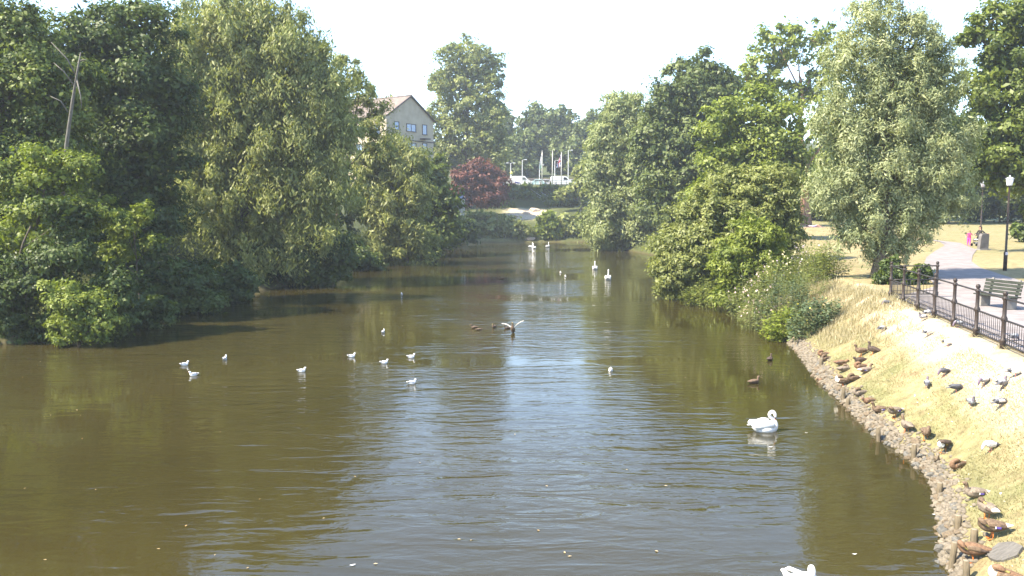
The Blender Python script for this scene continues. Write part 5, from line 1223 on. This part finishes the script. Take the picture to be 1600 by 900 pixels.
# ------------------------------------------------------------------ bank weeds and grass
LM_NETTLE = leaf_mat('leaves_nettle', (0.073, 0.106, 0.019), (0.201, 0.217, 0.044), .36); LM_BLUEG = leaf_mat('leaves_bluish', (.060, .095, .045), (.140, .175, .085), .32); LM_OLIVE = leaf_mat('leaves_olive_weed', (0.090, 0.115, 0.030), (0.230, 0.255, 0.080), .34)
def weeds(px, py, d, wpx, hpx, lm, lab, n=2200, leafpx=3.2, aspect=.4, flower=None, nfl=0, name='bank_weed'):
    """upright stems with leaves all the way up, filling a rough dome."""
    k = d / F_PX; cx = (px - 800) / F_PX * d; r = np.random.default_rng(int(px * 7 + py)); ns = 46
    W, Hh = wpx * k, hpx * k; root = None
    ang = r.uniform(0, 6.283, ns); rad = np.sqrt(r.random(ns)) * W; bx = cx + np.cos(ang) * rad; by = d + np.sin(ang) * rad * .8
    bz = np.maximum(height(bx, by), -.05); g = Vector((cx, d, hz(cx, d)))
    root = empty(name, g, 0, lab, 'plant', 'weeds along the right bank')
    hh = Hh * (1 - .55 * (rad / W) ** 2) * r.uniform(.7, 1.1, ns); lx = np.cos(ang) * rad * .25 + r.normal(size=ns) * .08; ly = np.sin(ang) * rad * .25 + r.normal(size=ns) * .08
    V = []; Fc = []
    for i in range(ns):
        v, f = tube_geo([(bx[i] - g.x, by[i] - g.y, bz[i] - g.z - .05), (bx[i] + lx[i] * .4 - g.x, by[i] + ly[i] * .4 - g.y, bz[i] + hh[i] * .5 - g.z), (bx[i] + lx[i] - g.x, by[i] + ly[i] - g.y, bz[i] + hh[i] - g.z)], [.014, .010, .004], 4, False)
        o = len(V); V += v; Fc += [tuple(q + o for q in fc) for fc in f]
    mesh_obj('stem', V, Fc, mat('weed_stem', (.16, .17, .06), .8), root)
    i = r.integers(0, ns, n); t = .12 + .88 * r.random(n) ** .8; a = r.uniform(0, 6.283, n); out = .05 + .16 * r.random(n)
    P = np.stack([bx[i] + lx[i] * t + np.cos(a) * out - g.x, by[i] + ly[i] * t + np.sin(a) * out - g.y, bz[i] + hh[i] * t - g.z + r.normal(size=n) * .04], 1)
    T = unit(np.stack([np.cos(a), np.sin(a), r.uniform(-.5, .5, n)], 1)); S = unit(np.cross(T, unit(np.array([0, 0, 1.0]) + r.normal(size=(n, 3)) * .45))); L_ = leafpx * d / 832 * r.uniform(.6, 1.3, n)
    link(bpy.data.objects.new('foliage', leaf_mesh('foliage', P, T, S, L_, L_ * aspect, np.clip(r.normal(.5, .25, n), 0, 1), lm)), root)
    if flower:
        n = nfl; i = r.integers(0, ns, n); t = r.uniform(.85, 1.04, n)
        P = np.stack([bx[i] + lx[i] * t - g.x, by[i] + ly[i] * t - g.y, bz[i] + hh[i] * t - g.z], 1) + r.normal(size=(n, 3)) * .06
        T = unit(r.normal(size=(n, 3))); S = unit(np.cross(T, r.normal(size=(n, 3)))); L_ = 2.2 * d / 832 * r.uniform(.6, 1.3, n)
        link(bpy.data.objects.new('blossom', leaf_mesh('blossom', P, T, S, L_, L_ * .8, r.random(n), flower)), root)
FL_PINK = leaf_mat('petals_pale_pink', (.50, .36, .34), (.62, .50, .46), .2); FL_CREAM = leaf_mat('petals_cream', (.55, .48, .28), (.62, .56, .38), .2); FL_YEL = leaf_mat('petals_yellow', (.55, .46, .06), (.65, .55, .12), .2); FL_MAUVE = leaf_mat('petals_mauve', (.34, .28, .34), (.45, .38, .42), .2)
weeds(1145, 462, 48.0, 46, 75, LM_NETTLE, 'green nettles at the foot of the osier shrub by the water', 2600, 3.0)
weeds(1175, 475, 43.5, 33, 85, LM_OLIVE, 'weeds with pale pink blossom leaning over the water', 2300, 2.8, .4, FL_PINK, 120)
weeds(1215, 460, 44.5, 39, 80, LM_NETTLE, 'tall green weeds with cream flower heads in the middle of the bank', 2600, 2.9, .35, FL_CREAM, 140)
weeds(1255, 440, 45.5, 44, 75, LM_OLIVE, 'tall thin weeds with mauve flower heads below the lawn', 2600, 2.6, .28, FL_MAUVE, 90)
weeds(1190, 505, 40.0, 28, 70, LM_OLIVE, 'creamy olive weeds at the waterline below the pink blossom', 2000, 2.8, .4, FL_PINK, 70)
weeds(1225, 500, 39.2, 33, 90, LM_BLUEG, 'bluish green weeds in the middle of the lower bank', 2400, 3.0, .42)
weeds(1225, 525, 36.8, 24, 58, LM_BRIGHT, 'bright yellow green dock leaves at the waterline', 1600, 3.6, .55)
weeds(1272, 530, 35.2, 33, 68, LM_BLUEG, 'dark green leafy comfrey nearest the sleeping ducks', 2600, 3.6, .5, FL_YEL, 26)
weeds(1290, 430, 43.0, 28, 56, LM_NETTLE, 'dark green bushy weeds under the left edge of the silver willow', 2000, 3.0)
weeds(1262, 395, 47.5, 19, 48, LM_YELLOW, 'yellow green sapling leaves left of the lawn gap', 1100, 3.2, .5)
weeds(1255, 480, 40.5, 33, 73, LM_OLIVE, 'seeding olive weeds bordering the long dry grass', 2400, 2.6, .25)
weeds(1100, 470, 50.5, 33, 41, LM_NETTLE, 'low green leaves at the water under the large riverside bush', 1500, 3.0)
def blades(name, lab, n, sampler, h0, h1, w, lm, seed, lean=.35):
    r = np.random.default_rng(seed); X, Y = sampler(r, n); Z = height(X, Y); ok = Z > .28; X, Y, Z = X[ok], Y[ok], Z[ok]; n = len(X)
    P = np.stack([X, Y, Z - .01], 1); T = unit(np.stack([r.normal(size=n) * lean + .1, r.normal(size=n) * lean, np.ones(n)], 1)); a = r.uniform(0, 6.283, n)
    S = unit(np.cross(T, np.stack([np.cos(a), np.sin(a), np.zeros(n)], 1))); L_ = r.uniform(h0, h1, n)
    o = link(bpy.data.objects.new(name, leaf_mesh(name, P, T, S, L_, w * r.uniform(.6, 1.4, n), np.clip(r.normal(.5, .28, n), 0, 1), lm))); tag(o, lab, None, None, 'stuff')
LM_STRAW = leaf_mat('grass_straw', (.28, .235, .135), (.42, .37, .235), .3, .02); LM_GRASS = leaf_mat('grass_mixed', (.17, .165, .075), (.36, .31, .18), .3, .02)
def long_grass(r, n):
    px = r.normal(0, 1, n); Y = r.uniform(27.5, 43.5, n); X = np.interp(Y, RY, RX) + .9 + 2.9 * r.random(n) ** .8 + .2 * px; k = (r.random(n) < sstep(27.5, 36, Y + 1.4 * np.sin(X * 2.1) + .8 * np.sin(X * 5.3))) & (np.sin(X * 4.1 + np.sin(Y * 3.3)) + np.sin(Y * 3.7) + r.normal(size=n) * .7 > -.5); return X[k], Y[k]
blades('long_dry_grass', 'long straw coloured grass between the weeds and the railing', 34000, long_grass, .08, .40, .020, LM_STRAW, 3)
def short_grass(r, n):
    Y = 11 + 26 * r.random(n) ** 1.2; f = r.random(n); X = np.interp(Y, RY, RX) + .5 + f * np.maximum(fence_x(Y) - np.interp(Y, RY, RX) - 1.0, .5)
    keep = (np.sin(X * 2.3 + np.sin(Y * 1.1) * 2) + np.sin(Y * 1.9 + np.cos(X * 1.3) * 2) + r.normal(size=n) * .8) > -.2
    return X[keep], Y[keep]
blades('short_bank_grass', 'short patchy yellow green grass on the near bank', 70000, short_grass, .02, .095, .012, LM_GRASS, 4, .7)
def lawn_grass(r, n):
    Y = r.uniform(40, 110, n); X = r.uniform(16, 60, n); return X, Y
def post_tufts():
    r = np.random.default_rng(8); P = []
    for k in range(-2, 7):
        t = k / 6; x = FENCE_A[0] + (FENCE_B[0] - FENCE_A[0]) * t; y = FENCE_A[1] + (FENCE_B[1] - FENCE_A[1]) * t
        m = 90; P.append(np.stack([x + r.normal(size=m) * .13, y + r.normal(size=m) * .13], 1))
    P = np.concatenate(P); blades('post_foot_grass', 'tufts of dry grass at the feet of the railing posts', len(P), lambda rr, n: (P[:, 0], P[:, 1]), .05, .2, .012, LM_STRAW, 6, .5)
post_tufts()
def bank_litter():
    r = np.random.default_rng(31); n = 520; Y = 12 + 24 * r.random(n) ** 1.3; f = r.random(n) ** 1.5; X = np.interp(Y, RY, RX) + .5 + f * np.maximum(fence_x(Y) - np.interp(Y, RY, RX) - .4, .5)
    P = np.stack([X, Y, height(X, Y) + .012], 1); a = r.uniform(0, 6.283, n); T = unit(np.stack([np.cos(a), np.sin(a), r.normal(size=n) * .15 + .2], 1)); S = unit(np.cross(np.array([0, 0, 1.0]), T)); L_ = r.uniform(.02, .07, n)
    o = link(bpy.data.objects.new('bank_litter', leaf_mesh('bank_litter', P, T, S, L_, L_ * r.uniform(.3, .7, n), r.random(n) ** .7, leaf_mat('litter_feather_and_leaf', (.16, .10, .06), (.70, .67, .62), .05, .0)))); tag(o, 'scattered small feathers, droppings and dead leaves on the bank', None, None, 'stuff')
bank_litter()
print('LEAVES', LEAF_COUNT[0])

# ------------------------------------------------------------------ thin summer haze
def haze():
    m = bpy.data.materials.new('summer_haze'); m.use_nodes = True
    nt = m.node_tree; nt.nodes.clear(); v = nt.nodes.new('ShaderNodeVolumePrincipled'); o = nt.nodes.new('ShaderNodeOutputMaterial')
    v.inputs['Color'].default_value = (0.86, 0.92, 1.0, 1); v.inputs['Density'].default_value = 0.00050; v.inputs['Anisotropy'].default_value = 0.2
    nt.links.new(v.outputs[0], o.inputs['Volume'])
    bm = bmesh.new(); box(bm, 0, 700, 28.7, 6200, 5600, 62.6)
    h = bm_obj('haze', bm, m); tag(h, 'thin pale summer haze over river and park', None, None, 'stuff')
haze()
